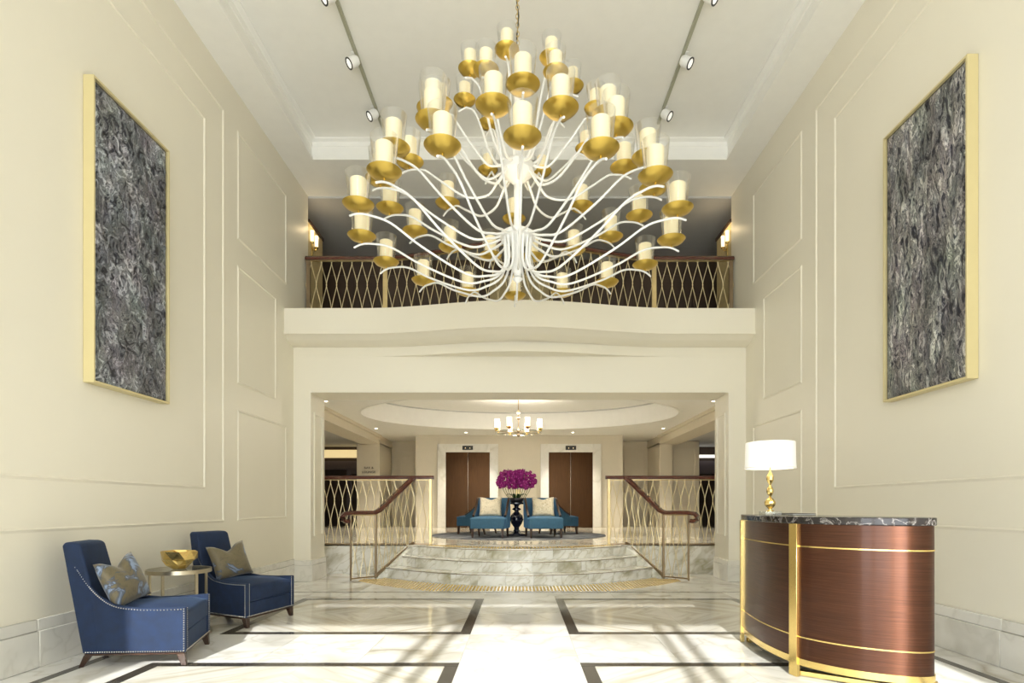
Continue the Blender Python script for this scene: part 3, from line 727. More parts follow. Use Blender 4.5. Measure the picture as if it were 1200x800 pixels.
# stair balustrades
bal2 = baluster_mesh(1.12, 0.045, 3.1, 0.0062, decay=0.5)
bal3 = baluster_mesh(1.00, 0.045, 3.1, 0.0062, decay=0.5)
for sx, side in ((-1, 'left'), (1, 'right')):
    b = thing('stair_balustrade', 'gold lattice balustrade with wooden handrail on the %s side of the steps' % side, 'balustrade', (sx * 2.0, 9.6, 0), group='stair balustrades')
    def P(x, y, z): return (sx * x - sx * 2.0, y - 9.6, z)
    A, B_, C, D, E = P(2.66, 8.94, 0), P(2.34, 9.23, 0), P(1.86, 9.93, HL), P(1.56, 9.93, HL), P(3.66, 9.93, HL)
    up = lambda p, z: (p[0], p[1], p[2] + z)
    # handrails
    curl = [P(2.69, 8.92, 0.93), P(2.73, 8.88, 0.92), P(2.765, 8.85, 0.95), P(2.765, 8.85, 1.0), P(2.74, 8.87, 1.04), P(2.66, 8.94, 1.055)]
    handrail(b, curl + [P(2.5, 9.085, 1.055), P(2.36, 9.21, 1.055), P(2.30, 9.29, 1.09), P(1.90, 9.87, 1.61), P(1.82, 9.93, 1.655), P(1.56, 9.93, 1.66)], M['railwood'], 1.35)
    handrail(b, [P(1.50, 9.93, 1.66), E[:2] + (1.66,)], M['railwood'], 1.35)
    # bars under the rails and along the foot
    obj('top_bar', MB().bar(up(A, 1.03), up(B_, 1.03), 0.02, 0.014).bar(up(B_, 1.03), up(C, 1.12), 0.02, 0.014).bar(up(D, 1.13), up(E, 1.13), 0.02, 0.014), M['brass_dull'], b)
    obj('bottom_bar', MB().bar(up(A, 0.03), up(B_, 0.03), 0.03, 0.02).bar(up(E, 0.012), up(D, 0.012), 0.03, 0.02), M['bronze'], b)
    obj('sloping_bar', MB().bar(up(B_, 0.035), up(C, 0.03), 0.045, 0.05), M['bronze'], b)
    # posts
    for p, h, w, mt in ((A, 1.05, 0.030, 'bronze'), (B_, 1.04, 0.036, 'bronze'), (D, 1.15, 0.05, 'brass_dull')):
        obj('post', MB().box(p[0] - w / 2, p[0] + w / 2, p[1] - w / 2, p[1] + w / 2, p[2] + 0.001, p[2] + h), M[mt], b, bevel=0.004, seg=1)
    rail_along(b, [up(A, 0.03), up(B_, 0.03)], bal3, 0.075, M['champagne'])
    rail_along(b, [up(B_, 0.03), up(C, 0.03)], bal2, 0.068, M['champagne'])
    rail_along(b, [up(D, 0.01), up(E, 0.01)], bal2, 0.07, M['champagne'])

# ------------------------------------------------------------------ armchairs
ARM_TOP = [(0.37, 0.43), (0.20, 0.425), (0.02, 0.43), (-0.12, 0.455), (-0.22, 0.52), (-0.30, 0.61), (-0.37, 0.72)]
def cushion_mb(x0, x1, y0, y1, z0, z1, crown=0.03, n=8):
    m = MB(); vs = []; fs = []
    for side in (1, 0):
        for i in range(n + 1):
            for j in range(n + 1):
                u, v = -1 + 2 * i / n, -1 + 2 * j / n
                k = (1 - abs(u) ** 3) * (1 - abs(v) ** 3)
                z = z1 - 0.02 + (crown + 0.02) * k ** 0.6 if side else z0
                vs.append((x0 + (x1 - x0) * (u + 1) / 2, y0 + (y1 - y0) * (v + 1) / 2, z))
    N = (n + 1) ** 2
    for i in range(n):
        for j in range(n):
            a, b, c, d = i * (n + 1) + j, (i + 1) * (n + 1) + j, (i + 1) * (n + 1) + j + 1, i * (n + 1) + j + 1
            fs += [(a, b, c, d), (N + d, N + c, N + b, N + a)]
    for i in range(n):
        for a, b in ((i, i + 1), (n * (n + 1) + i + 1, n * (n + 1) + i)): fs.append((a, b, N + b, N + a))
        for a, b in (((i + 1) * (n + 1), i * (n + 1)), (i * (n + 1) + n, (i + 1) * (n + 1) + n)): fs.append((a, b, N + b, N + a))
    return m.add(vs, fs)

def taper(mb):
    mb.v = [(x, y * (0.50 + 0.50 * min(1.0, max(0.0, (x + 0.47) / 0.80))), z) for x, y, z in mb.v]; return mb

def club_chair(loc, rz, label, group):
    def obj(name, mb, *a, **k): return obj_(name, taper(mb), *a, **k)
    c = thing('armchair', label, 'armchair', loc, rz, group)
    HW = 0.36
    # side panels
    prof = [(-0.33, 0.10), (0.37, 0.10)] + ARM_TOP + [(-0.4455, 0.72)]
    for s in (-1, 1):
        y0, y1 = sorted((s * HW, s * (HW - 0.055)))
        obj('arm_panel', MB().prism_xz(prof, y0, y1), M['velvet'], c, bevel=0.010)
        nails = []
        for a, b in ((ARM_TOP[0], (0.37, 0.10)), ((0.37, 0.112), (-0.33, 0.112))):
            n = int((Vector(a) - Vector(b)).length / 0.016)
            nails += [(a[0] + (b[0] - a[0]) * k / n, a[1] + (b[1] - a[1]) * k / n) for k in range(n)]
        at = spline([(x, 0, z) for x, z in ARM_TOP], 8); nails += [(p.x, p.z) for p in at] + [(-0.385, 0.74)]
        mm = MB()
        for x, z in nails:
            for q in range(1):
                r = 0.0052; zz = z - 0.012 if z > 0.2 else z; xx = min(x, 0.358)
                vs = [(xx + r * math.cos(a * PI / 3), s * (HW - 0.0005), zz + r * math.sin(a * PI / 3)) for a in range(6)] + [(xx, s * (HW + 0.004), zz)]
                mm.add(vs, [(a, (a + 1) % 6, 6) for a in range(6)])
        for k in range(20):          # nails up the front edge
            zz = 0.12 + 0.30 * k / 19; r = 0.0052; yy = s * (HW - 0.028 - 0.018)
            vs = [(0.369, yy + r * math.cos(a * PI / 3), zz + r * math.sin(a * PI / 3)) for a in range(6)] + [(0.3745, yy, zz)]
            mm.add(vs, [(a, (a + 1) % 6, 6) for a in range(6)])
        tag(obj('nailhead_trim', mm, M['nail'], c), kind='stuff')
    # raked back
    bp = [(-0.335, 0.10), (-0.22, 0.10), (-0.245, 0.45), (-0.345, 0.885), (-0.37, 0.905), (-0.455, 0.91), (-0.475, 0.885)]
    obj('backrest', MB().prism_xz(bp, -HW - 0.001, HW + 0.001), M['velvet'], c, bevel=0.016, seg=3)
    obj('seat_base', MB().box(-0.24, 0.355, -HW + 0.055, HW - 0.055, 0.10, 0.245), M['velvet'], c, bevel=0.008)
    obj('seat_cushion', cushion_mb(-0.235, 0.368, -HW + 0.058, HW - 0.058, 0.247, 0.415, 0.03), M['velvet'], c, smooth=True, bevel=0.02, seg=3)
    mm = MB()
    for k in range(44):
        y = -0.34 + 0.68 * k / 43; r = 0.005
        mm.add([(0.3705, y + r * math.cos(a * PI / 3), 0.113 + r * math.sin(a * PI / 3)) for a in range(6)] + [(0.3745, y, 0.113)], [(a, (a + 1) % 6, 6) for a in range(6)])
    tag(obj('nailhead_trim', mm, M['nail'], c), kind='stuff')
    obj('base_rail', MB().box(-0.325, 0.36, -HW + 0.006, HW - 0.006, 0.085, 0.10), M['darkwood'], c, bevel=0.003, seg=1)
    for sxx, sy in ((1, 1), (1, -1), (-1, 1), (-1, -1)):
        x, y = (0.335 if sxx > 0 else -0.30), sy * (HW - 0.035)
        t = 0.028; b2 = 0.017; ox = 0.02 if sxx > 0 else -0.05
        mm = MB().add([(x + ox + dx * b2, y + dy * b2, 0.001) for dx, dy in ((-1, -1), (1, -1), (1, 1), (-1, 1))] + [(x + dx * t, y + dy * t, 0.09) for dx, dy in ((-1, -1), (1, -1), (1, 1), (-1, 1))],
                      [(3, 2, 1, 0), (4, 5, 6, 7), (0, 1, 5, 4), (1, 2, 6, 5), (2, 3, 7, 6), (3, 0, 4, 7)])
        obj('leg', mm, M['darkwood'], c, bevel=0.003, seg=1)
    return c

def pillow(w, h, t, dent, mat, label, loc, rot, group, n=14):
    m = MB(); vs = []; fs = []
    for side in (1, -1):
        for i in range(n + 1):
            for j in range(n + 1):
                u, v = -1 + 2 * i / n, -1 + 2 * j / n
                e = ((1 - u * u) * (1 - v * v))
                th = t * 0.5 * max(0, e) ** 0.42
                pin = 0.10 * (1 - abs(u)) * v * v * 0 
                x = u * w / 2 * (1 - 0.06 * (1 - v * v)); z = v * h / 2 * (1 - 0.06 * (1 - u * u))
                if v > 0: z -= dent * math.exp(-(u / 0.42) ** 2) * v ** 1.5; th *= 1 - 0.45 * math.exp(-(u / 0.25) ** 2) * v
                vs.append((x, side * th, z))
    N = (n + 1) ** 2
    for i in range(n):
        for j in range(n):
            a, b, c, d = i * (n + 1) + j, (i + 1) * (n + 1) + j, (i + 1) * (n + 1) + j + 1, i * (n + 1) + j + 1
            fs += [(d, c, b, a), (N + a, N + b, N + c, N + d)]
    m.add(vs, fs); me = mesh(m, False)
    b = bmesh.new(); b.from_mesh(me); bmesh.ops.remove_doubles(b, verts=b.verts[:], dist=1e-5); bmesh.ops.recalc_face_normals(b, faces=b.faces[:]); b.to_mesh(me); b.free()
    me.polygons.foreach_set('use_smooth', [True] * len(me.polygons))
    o = place('throw_pillow', me, mat, None, loc, rot); tag(o, label, 'pillow', group)
    return o

GA = 'navy velvet armchairs by the left wall'
rz1, rz2 = R(15.8), R(-15)
L1, L2 = (-2.90, 4.40, 0), (-2.875, 5.855, 0)
club_chair(L1, rz1, 'navy velvet armchair nearest the viewer with sunlight on its side', GA)
club_chair(L2, rz2, 'navy velvet armchair beyond the brass side table', GA)
def local(L, rz, p):
    c, s = math.cos(rz), math.sin(rz); return (L[0] + c * p[0] - s * p[1], L[1] + s * p[0] + c * p[1], L[2] + p[2])
def chair_pillow(L, rz, off, yaw, mat, label, group, w=0.40, h=0.37, t=0.15, tilt=-22, roll=0, dent=0.075):
    # the pillow's face (+-y) is turned to face along the chair's +x
    q = Matrix.Rotation(rz + R(yaw) + PI / 2, 4, 'Z') @ Matrix.Rotation(R(tilt), 4, 'X') @ Matrix.Rotation(R(roll), 4, 'Y')
    return pillow(w, h, t, dent, mat, label, local(L, rz, off), q.to_euler(), group)
GP = 'olive silk pillows on the navy armchairs'
chair_pillow(L1, rz1, (-0.135, -0.04, 0.61), -20, M['pillow_olive'], 'olive and blue patterned pillow on the nearest navy armchair', GP, tilt=-20, roll=-10)
chair_pillow(L2, rz2, (-0.135, 0.0, 0.61), -20, M['pillow_olive'], 'olive and blue patterned pillow on the farther navy armchair', GP, tilt=-20, roll=-8)

# ------------------------------------------------------------------ brass side table and bowl
TT = (-3.12, 5.20, 0)
t = thing('side_table', 'round brass side table with glass top between the navy armchairs', 'table', TT)
TR, TH = 0.265, 0.60
obj('glass_top', MB().lathe([(0, TH - 0.012), (TR - 0.012, TH - 0.012), (TR - 0.012, TH - 0.002), (0, TH - 0.002)], 40), M['crystal'], t)
obj('rim', MB().lathe([(TR - 0.014, TH - 0.035), (TR, TH - 0.035), (TR, TH), (TR - 0.014, TH), (TR - 0.014, TH - 0.035)], 40, cap=False), M['pewter'], t, smooth=True)
obj('lower_ring', MB().lathe([(TR - 0.014, 0.001), (TR, 0.001), (TR, 0.02), (TR - 0.014, 0.02), (TR - 0.014, 0.001)], 40, cap=False), M['pewter'], t, smooth=True)
for k in range(4):
    a = R(-118) + k * PI / 2; ca, sa = math.cos(a), math.sin(a)
    mm = MB().bar((ca * (TR - 0.007), sa * (TR - 0.007), 0.02), (ca * (TR - 0.007), sa * (TR - 0.007), TH - 0.03), 0.024, 0.013, (ca, sa, 0))
    obj('leg', mm, M['pewter'], t)
prof = []
bw = MB(); nb = 9; random.seed(3)
levels = [(0.055, 0.0), (0.10, 0.03), (0.145, 0.085), (0.155, 0.155)]
vs = []
for li, (r, z) in enumerate(levels):
    for i in range(nb):
        a = 2 * PI * (i + 0.5 * (li % 2)) / nb; rr = r * random.uniform(0.93, 1.07)
        vs.append((rr * math.cos(a), rr * math.sin(a), z + (random.uniform(-0.008, 0.012) if li else 0)))
for li in range(len(levels) - 1, 0, -1):
    for i in range(nb): x, y, z = vs[li * nb + i]; vs.append((x * 0.95, y * 0.95, z + (0.004 if li < 3 else 0)))
fs = [tuple(range(nb))[::-1]]
for li in range(6):
    for i in range(nb):
        a, b_, c_, d_ = li * nb + i, li * nb + (i + 1) % nb, (li + 1) * nb + (i + 1) % nb, (li + 1) * nb + i
        fs += [(a, b_, d_), (b_, c_, d_)]
fs.append(tuple(6 * nb + i for i in range(nb)))
bowl = obj('faceted_bowl', bw.add(vs, fs), M['brass'], loc=(TT[0] + 0.01, TT[1] - 0.02, TH + 0.0005))
tag(bowl, 'faceted gold bowl on the brass side table', 'bowl')

# ------------------------------------------------------------------ reception desk
DC = (2.22, 4.2)
front = [(1.935, 4.95), (1.885, 4.62), (1.865, 4.28), (1.905, 3.93), (2.00, 3.74), (2.14, 3.595), (2.30, 3.50), (2.44, 3.46), (2.545, 3.485), (2.595, 3.57)]
backp = [(2.60, 3.72), (2.50, 4.0), (2.42, 4.3), (2.40, 4.62), (2.42, 4.95)]
fr = [p.to_2d() for p in spline([(x, y, 0) for x, y in front], 6)]
bk = [p.to_2d() for p in spline([(x, y, 0) for x, y in [front[-1]] + backp], 5)][1:]
out = [(p.x - DC[0], p.y - DC[1]) for p in fr + bk]          # runs counter-clockwise seen from above
def offs(poly, d):
    res = []; n = len(poly)
    for i in range(n):
        a, b_ = Vector(poly[i - 1]), Vector(poly[(i + 1) % n]); t_ = (b_ - a).normalized(); res.append((poly[i][0] + t_.y * d, poly[i][1] - t_.x * d))
    return res
dk_ = thing('reception_desk', 'curved dark rosewood reception desk with brass bands and black marble top', 'desk', (DC[0], DC[1], 0))
obj('body', MB().prism(out, 0.13, 1.05), M['desk'], dk_, smooth=True)
obj('marble_top', MB().prism(offs(out, 0.012), 1.05, 1.10), M['desktop'], dk_, bevel=0.006)
nf = len(fr)
fpath = out[:nf + 3]
for z0, z1, d, nm in ((0.893, 0.902, 0.003, 'brass_band'), (0.273, 0.282, 0.003, 'brass_band'), (0.085, 0.131, 0.006, 'brass_skirt')):
    o2 = offs(out, d); i2 = offs(out, -0.01); n = len(out)
    mm = MB().add([(x, y, z0) for x, y in o2] + [(x, y, z1) for x, y in o2] + [(x, y, z0) for x, y in i2] + [(x, y, z1) for x, y in i2],
                  [f for i in range(n) for f in ((i, (i + 1) % n, n + (i + 1) % n, n + i), (n + i, n + (i + 1) % n, 3 * n + (i + 1) % n, 3 * n + i), (2 * n + i, 2 * n + (i + 1) % n, (i + 1) % n, i))])
    obj(nm, mm, M['brass'], dk_, smooth=True)
obj('floor_plate', MB().prism(offs(out, -0.07), 0.084, 0.13), M['darkwood'], dk_)
def desk_post(i, w, z1=1.05, th=0.03, foot=False):
    p = Vector(out[i]); q = Vector(out[min(i + 1, len(out) - 1)]) - Vector(out[max(i - 1, 0)]); q.normalize(); nrm = Vector((q.y, -q.x))
    c = p + nrm * (th / 2 - 0.012)
    mm = MB().bar((c.x, c.y, 0.001), (c.x, c.y, z1), w, th, (nrm.x, nrm.y, 0))
    obj('brass_post', mm, M['brass'], dk_, bevel=0.002, seg=1)
desk_post(1, 0.045); desk_post(18, 0.075); desk_post(50, 0.06, 0.085)
c0 = Vector(out[18]); c1 = Vector(out[50])
obj('base_bar', MB().bar((c0.x + 0.02, c0.y + 0.02, 0.02), (c1.x - 0.02, c1.y + 0.0, 0.02), 0.05, 0.036), M['brass'], dk_, bevel=0.003, seg=1)
obj('base_bar', MB().bar((out[1][0] + 0.03, out[1][1] - 0.03, 0.02), (out[-1][0], out[-1][1] - 0.05, 0.02), 0.05, 0.036), M['brass'], dk_, bevel=0.003, seg=1)
obj('base_leg', MB().box(out[-2][0] - 0.06, out[-2][0] - 0.02, out[-2][1] - 0.03, out[-2][1] + 0.03, 0.001, 0.09), M['brass'], dk_)

# table lamp on the desk
lp = thing('table_lamp', 'table lamp with white drum shade and gold bead stem on the desk', 'lamp', (2.03, 4.60, 1.1005))
obj('crystal_base', MB().box(-0.065, 0.065, -0.065, 0.065, 0.0, 0.028), M['crystal'], lp, bevel=0.004)
obj('collar', MB().lathe([(0, 0.028), (0.03, 0.028), (0.03, 0.036), (0.012, 0.042), (0.012, 0.05), (0, 0.05)], 16), M['brass'], lp, smooth=True)
z = 0.042
for r, h in ((0.043, 0.105), (0.027, 0.10), (0.028, 0.115)):
    prof = [(0.006, 0)] + [(r * math.sin(PI * k / 8) ** 0.8 if 0 < k < 8 else 0.006, h * k / 8) for k in range(1, 8)] + [(0.006, h)]
    obj('gold_bead', MB().lathe([(rr, z + zz) for rr, zz in prof], 9), M['brass'], lp)
    z += h - 0.004
obj('stem', MB().tube([(0, 0, z - 0.01), (0, 0, z + 0.2)], 0.006, 8), M['brass'], lp)
obj('lamp_shade', MB().lathe([(0.193, 0.375), (0.187, 0.585), (0.184, 0.585), (0.19, 0.375), (0.193, 0.375)], 40, cap=False), M['lampshade'], lp, smooth=True)
obj('shade_ring', MB().lathe([(0.186, 0.375), (0.195, 0.372), (0.195, 0.382), (0.186, 0.382), (0.186, 0.375)], 40, cap=False), M['white'], lp)
obj('shade_spider', MB().bar((-0.185, 0, 0.56), (0.185, 0, 0.56), 0.006, 0.004).bar((0, -0.185, 0.56), (0, 0.185, 0.56), 0.006, 0.004), M['brass'], lp)
bl = bpy.data.lights.new('lamp_bulb', 'POINT'); bl.energy = 2.5; bl.color = (1, 0.85, 0.62); bl.shadow_soft_size = 0.04
blo = bpy.data.objects.new('lamp_bulb', bl); COL.objects.link(blo); blo.parent = lp; blo.location = (0, 0, 0.47)
fo = thing('folder', 'thin black folder lying on the desk top beside the lamp', 'folder', (2.25, 4.66, 1.1005), R(8))
obj('cover', MB().box(-0.10, 0.10, -0.14, 0.14, 0.0, 0.003), M['black'], fo); obj('pages', MB().box(-0.095, 0.095, -0.135, 0.135, 0.003, 0.009), M['white'], fo); obj('cover', MB().box(-0.10, 0.10, -0.14, 0.14, 0.009, 0.012), M['black'], fo)

# ------------------------------------------------------------------ paintings
def painting(sx, y0, y1, z0, z1, mat, label, seed):
    X = sx * WX; d = 0.09
    p = thing('painting', label, 'painting', (X, (y0 + y1) / 2, z0), group='abstract paintings in gold frames')
    hy, H = (y1 - y0) / 2, z1 - z0
    fx = -sx
    def xb(a, b): return tuple(sorted((fx * a, fx * b)))
    a, b = xb(0.002, d); a2, b2 = xb(0.002, d - 0.016)
    for (ya, yb, za, zb) in ((-hy, -hy + 0.018, 0, H), (hy - 0.018, hy, 0, H), (-hy + 0.018, hy - 0.018, 0, 0.018), (-hy + 0.018, hy - 0.018, H - 0.018, H)):
        obj('frame_side', MB().box(a, b, ya, yb, za, zb), M['goldpaint'], p, bevel=0.002, seg=1)
    obj('backing', MB().box(*xb(0.004, d - 0.03), -hy + 0.018, hy - 0.018, 0.018, H - 0.018), M['black'], p)
    n1, n2 = 46, 104; rnd = random.Random(seed); vs = []; fs = []
    g = 0.026
    hgt = [[rnd.uniform(0, 1) for j in range(n2 + 1)] for i in range(n1 + 1)]
    for i in range(n1 + 1):
        for j in range(n2 + 1):
            h = hgt[i][j] * 0.6 + 0.4 * (hgt[i][max(0, j - 1)] + hgt[max(0, i - 1)][j]) / 2
            if i in (0, n1) or j in (0, n2): h = 0
            vs.append((fx * (d - 0.028 + 0.022 * h), -hy + g + (2 * hy - 2 * g) * i / n1, g + (H - 2 * g) * j / n2))
    for i in range(n1):
        for j in range(n2):
            k = i * (n2 + 1) + j; fs.append((k, k + n2 + 1, k + n2 + 2, k + 1))
    m = MB().add(vs, fs); me = bpy.data.meshes.new('mesh'); me.from_pydata(m.v, [], m.f)
    if sx > 0: me.flip_normals()
    me.polygons.foreach_set('use_smooth', [True] * len(me.polygons))
    place('canvas', me, mat, p)
painting(-1, 4.57, 5.565, 2.17, 4.65, M['canvas_l'], 'tall abstract painting in swirled grey, gold framed, on the left wall', 11)
painting(1, 4.35, 5.36, 2.15, 4.64, M['canvas_r'], 'tall abstract painting in black and white drips, gold framed, on the right wall', 23)

# ------------------------------------------------------------------ the great chandelier
CX, CY = -0.02, 5.5
ZB = 3.33
ch = thing('chandelier', 'huge white branching chandelier with gold dishes and glass candle shades', 'chandelier', (CX, CY, ZB))
def zl(z): return z - ZB
obj('stem', MB().tube([(0, 0, zl(3.40)), (0, 0, zl(5.30))], 0.036, 14), M['white'], ch, smooth=True)
obj('lower_hub', MB().lathe([(0.0, zl(3.33)), (0.02, zl(3.34)), (0.05, zl(3.37)), (0.02, zl(3.40)), (0.045, zl(3.44)), (0.055, zl(3.50)), (0.05, zl(3.60)), (0.06, zl(3.70)), (0.12, zl(3.745)), (0.17, zl(3.76)), (0.17, zl(3.80)), (0.14, zl(3.82)), (0.05, zl(3.84)), (0.036, zl(3.90))], 28), M['white'], ch, smooth=True)
obj('upper_hub', MB().lathe([(0.036, zl(4.28)), (0.06, zl(4.31)), (0.11, zl(4.35)), (0.16, zl(4.40)), (0.165, zl(4.46)), (0.14, zl(4.49)), (0.05, zl(4.51)), (0.036, zl(4.56))], 28), M['white'], ch, smooth=True)
obj('top_finial', MB().lathe([(0.036, zl(5.24)), (0.06, zl(5.27)), (0.05, zl(5.33)), (0.02, zl(5.37)), (0.0, zl(5.38))], 18), M['white'], ch, smooth=True)
obj('ceiling_canopy', MB().lathe([(0.0, zl(6.52)), (0.03, zl(6.53)), (0.09, zl(6.58)), (0.10, zl(6.62))], 24), M['white'], ch, smooth=True)
z = 5.38; k = 0
while z < 6.52:
    link = [(0.016 * math.cos(a), 0, 0.028 * math.sin(a)) for a in [2 * PI * i / 10 for i in range(10)]]
    lm = MB().tube(link, 0.0045, 5, closed=True)
    if k == 0: lk = mesh(lm, True)
    place('chain_link', lk, M['brass_dull'], ch, (0, 0, zl(z + 0.02)), (0, 0, (k % 2) * PI / 2)); z += 0.043; k += 1
obj('cable', MB().tube(spline([(0.01 * math.sin(q * 1.7), 0.012 * math.cos(q * 2.1), zl(5.37 + q * 0.115)) for q in range(11)], 4), 0.006, 6), M['black'], ch, smooth=True)

def dish_meshes(rs):
    # shallow gold dish, candle and flared glass; z = 0 is the top of the arm
    dish = mesh(MB().lathe([(0.0, 0.0), (0.008, 0.0), (0.008, 0.022), (0.03 * rs, 0.024), (0.075 * rs, 0.034), (0.112 * rs, 0.052), (0.136 * rs, 0.080), (0.132 * rs, 0.083), (0.105 * rs, 0.060), (0.06 * rs, 0.045), (0.0, 0.042)], 24), True)
    cand = mesh(MB().lathe([(0.0, 0.045), (0.067 * rs, 0.047), (0.069 * rs, 0.288 * rs), (0.060 * rs, 0.295 * rs), (0.0, 0.288 * rs)], 18), True)
    gl = mesh(MB().lathe([(0.082 * rs, 0.052), (0.111 * rs, 0.338 * rs), (0.112 * rs, 0.345 * rs), (0.107 * rs, 0.345 * rs), (0.107 * rs, 0.338 * rs), (0.078 * rs, 0.055)], 22, cap=False), True)
    return dish, cand, gl
big, small = dish_meshes(1.0), dish_meshes(0.80)
def tier(n, off, Rr, zd, prof, meshes, rad=0.0122):
    """prof: (fraction of R, height relative to the dish foot)"""
    pts = spline([(r, 0, zl(zd + dz)) for r, dz in prof], 6)
    me = mesh(MB().tube(pts, [rad * (1.0 - 0.25 * i / len(pts)) for i in range(len(pts))], 8), True)
    # arm height under the dish
    zr = min(pts, key=lambda p: abs(p.x - Rr)).z if True else 0
    tail = [p for p in pts[-14:]]; zr = min(tail, key=lambda p: abs(p.x - Rr)).z
    for i in range(n):
        th = R(off + 360.0 * i / n) - PI / 2
        a = place('arm', me, M['white'], ch, (0, 0, 0), (0, 0, th))
        for nm, mm, mt in (('dish', meshes[0], 'gold'), ('candle', meshes[1], 'candle'), ('glass_shade', meshes[2], 'glass')):
            place(nm, mm, M[mt], a, (Rr, 0, zr + 0.004), (0, 0, 0.3 * i))
def arm_prof(Rr, hub_r, hub_dz, dip_r, dip_dz, k=1.0):
    return [(hub_r, hub_dz), (hub_r + 0.06, hub_dz - 0.4 * (hub_dz - dip_dz)), (dip_r * 0.75, dip_dz + 0.02), (dip_r * 1.25, dip_dz + 0.005),
            (dip_r + (Rr - dip_r) * 0.48, dip_dz * 0.56), (dip_r + (Rr - dip_r) * 0.74, dip_dz * 0.17), (Rr - 0.10, -0.035), (Rr, -0.04), (Rr + 0.075, -0.075)]
tier(16, 1.5, 1.50, 3.73, [(0.135, 0.03), (0.12, -0.10), (0.125, -0.22), (0.19, -0.33)] + arm_prof(1.50, 0.10, -0.22, 0.42, -0.40)[2:], big)
tier(16, -7.8, 1.29, 4.11, arm_prof(1.29, 0.15, -0.335, 0.38, -0.40), big)
tier(8, 2.5, 1.04, 4.44, arm_prof(1.04, 0.14, -0.05, 0.40, -0.29), big)
tier(8, -20.0, 0.77, 4.80, arm_prof(0.77, 0.14, -0.36, 0.26, -0.40), small)
tier(8, -10.0, 0.53, 5.13, [(0.12, -0.66), (0.20, -0.63), (0.29, -0.48), (0.36, -0.26), (0.43, -0.09), (0.50, -0.04), (0.53, -0.04), (0.59, -0.065)], small)
for q, (z_, e) in enumerate(((4.25, 14), (5.2, 6))):
    cl = bpy.data.lights.new('candle_glow', 'POINT'); cl.energy = e; cl.color = (1, 0.8, 0.5); cl.shadow_soft_size = 0.5
    co = bpy.data.objects.new('candle_glow', cl); COL.objects.link(co); co.parent = ch; co.location = (0, 0, zl(z_))

# ------------------------------------------------------------------ track lights
for sx, side, yend in ((-1, 'left', 8.30), (1, 'right', 8.05)):
    X = sx * 1.965
    tr = thing('track_rail', 'slim ceiling track on the %s of the chandelier chain' % side, 'track', (X, 3.0, ZT), group='ceiling tracks')
    obj('rail', MB().box(-0.018, 0.018, -3.2, yend - 3.0, -0.036, -0.001), M['track'], tr)
    for k in range(5):
        y = -2.8 + k * 1.9; obj('clip', MB().box(-0.024, 0.024, y - 0.03, y + 0.03, -0.012, 0.0), M['white'], tr)
    for k, (y, lab) in enumerate(((7.72, ''), (6.80, ''), (5.93, ''))):
        sp = thing('track_spotlight', 'white track spotlight, %s, on the %s ceiling track' % (['farthest from the viewer', 'middle one', 'nearest the viewer'][k], side), 'spotlight', (X + sx * 0.03, y, ZT - 0.036), group='track spotlights')
        obj('stem', MB().tube([(0, 0, 0.0), (0, 0, -0.07)], 0.01, 8), M['white'], sp)
        obj('adapter', MB().box(-0.016, 0.016, -0.05, 0.05, -0.012, 0.0), M['white'], sp)
        dirv = Vector((sx * 0.72, -0.35, -0.62)).normalized(); c0 = Vector((0, 0, -0.09))
        q = dirv.to_track_quat('Z', 'Y')
        hd = obj('head', MB().lathe([(0.0, -0.06), (0.05, -0.06), (0.064, -0.03), (0.064, 0.06), (0.058, 0.062), (0.05, 0.045), (0.0, 0.045)], 20), M['white'], sp, smooth=True, loc=c0, rot=q.to_euler())
        obj('bezel', MB().lathe([(0.050, 0.058), (0.066, 0.058), (0.066, 0.066), (0.050, 0.066), (0.050, 0.058)], 20, cap=False), M['black'], hd)
        obj('lens', MB().lathe([(0.0, 0.056), (0.050, 0.056), (0.050, 0.060), (0, 0.060)], 20), M['spot_lens'], hd)

# ------------------------------------------------------------------ sconces at the balcony ends
for sx, side in ((-1, 'left'), (1, 'right')):
    s = thing('wall_sconce', 'twin candle brass sconce at the %s end of the balcony' % side, 'sconce', (sx * (WX - 0.001), 9.60, 5.45), group='balcony sconces')
    f = -sx
    obj('backplate', MB().box(*sorted((0.0, f * 0.015)), -0.03, 0.03, -0.05, 0.25), M['brass'], s, bevel=0.004)
    for y in (-0.10, 0.10):
        pts = spline([(f * 0.012, 0, 0.10), (f * 0.035, y * 0.5, 0.06), (f * 0.045, y, 0.12)], 6)
        ar = obj('arm', MB().tube(pts, 0.007, 6), M['brass'], s, smooth=True)
        obj('cup', MB().lathe([(0, 0.11), (0.02, 0.115), (0.035, 0.14), (0.03, 0.145), (0, 0.13)], 14, (f * 0.045, y, 0)), M['brass'], ar, smooth=True)
        obj('lit_candle', MB().lathe([(0, 0.14), (0.028, 0.14), (0.032, 0.33), (0.0, 0.33)], 14, (f * 0.045, y, 0)), M['sconce'], ar, smooth=True)
    sl = bpy.data.lights.new('sconce_glow', 'POINT'); sl.energy = 2.5; sl.color = (1, 0.75, 0.42); sl.shadow_soft_size = 0.05
    so = bpy.data.objects.new('sconce_glow', sl); COL.objects.link(so); so.parent = s; so.location = (f * 0.15, 0, 0.40)

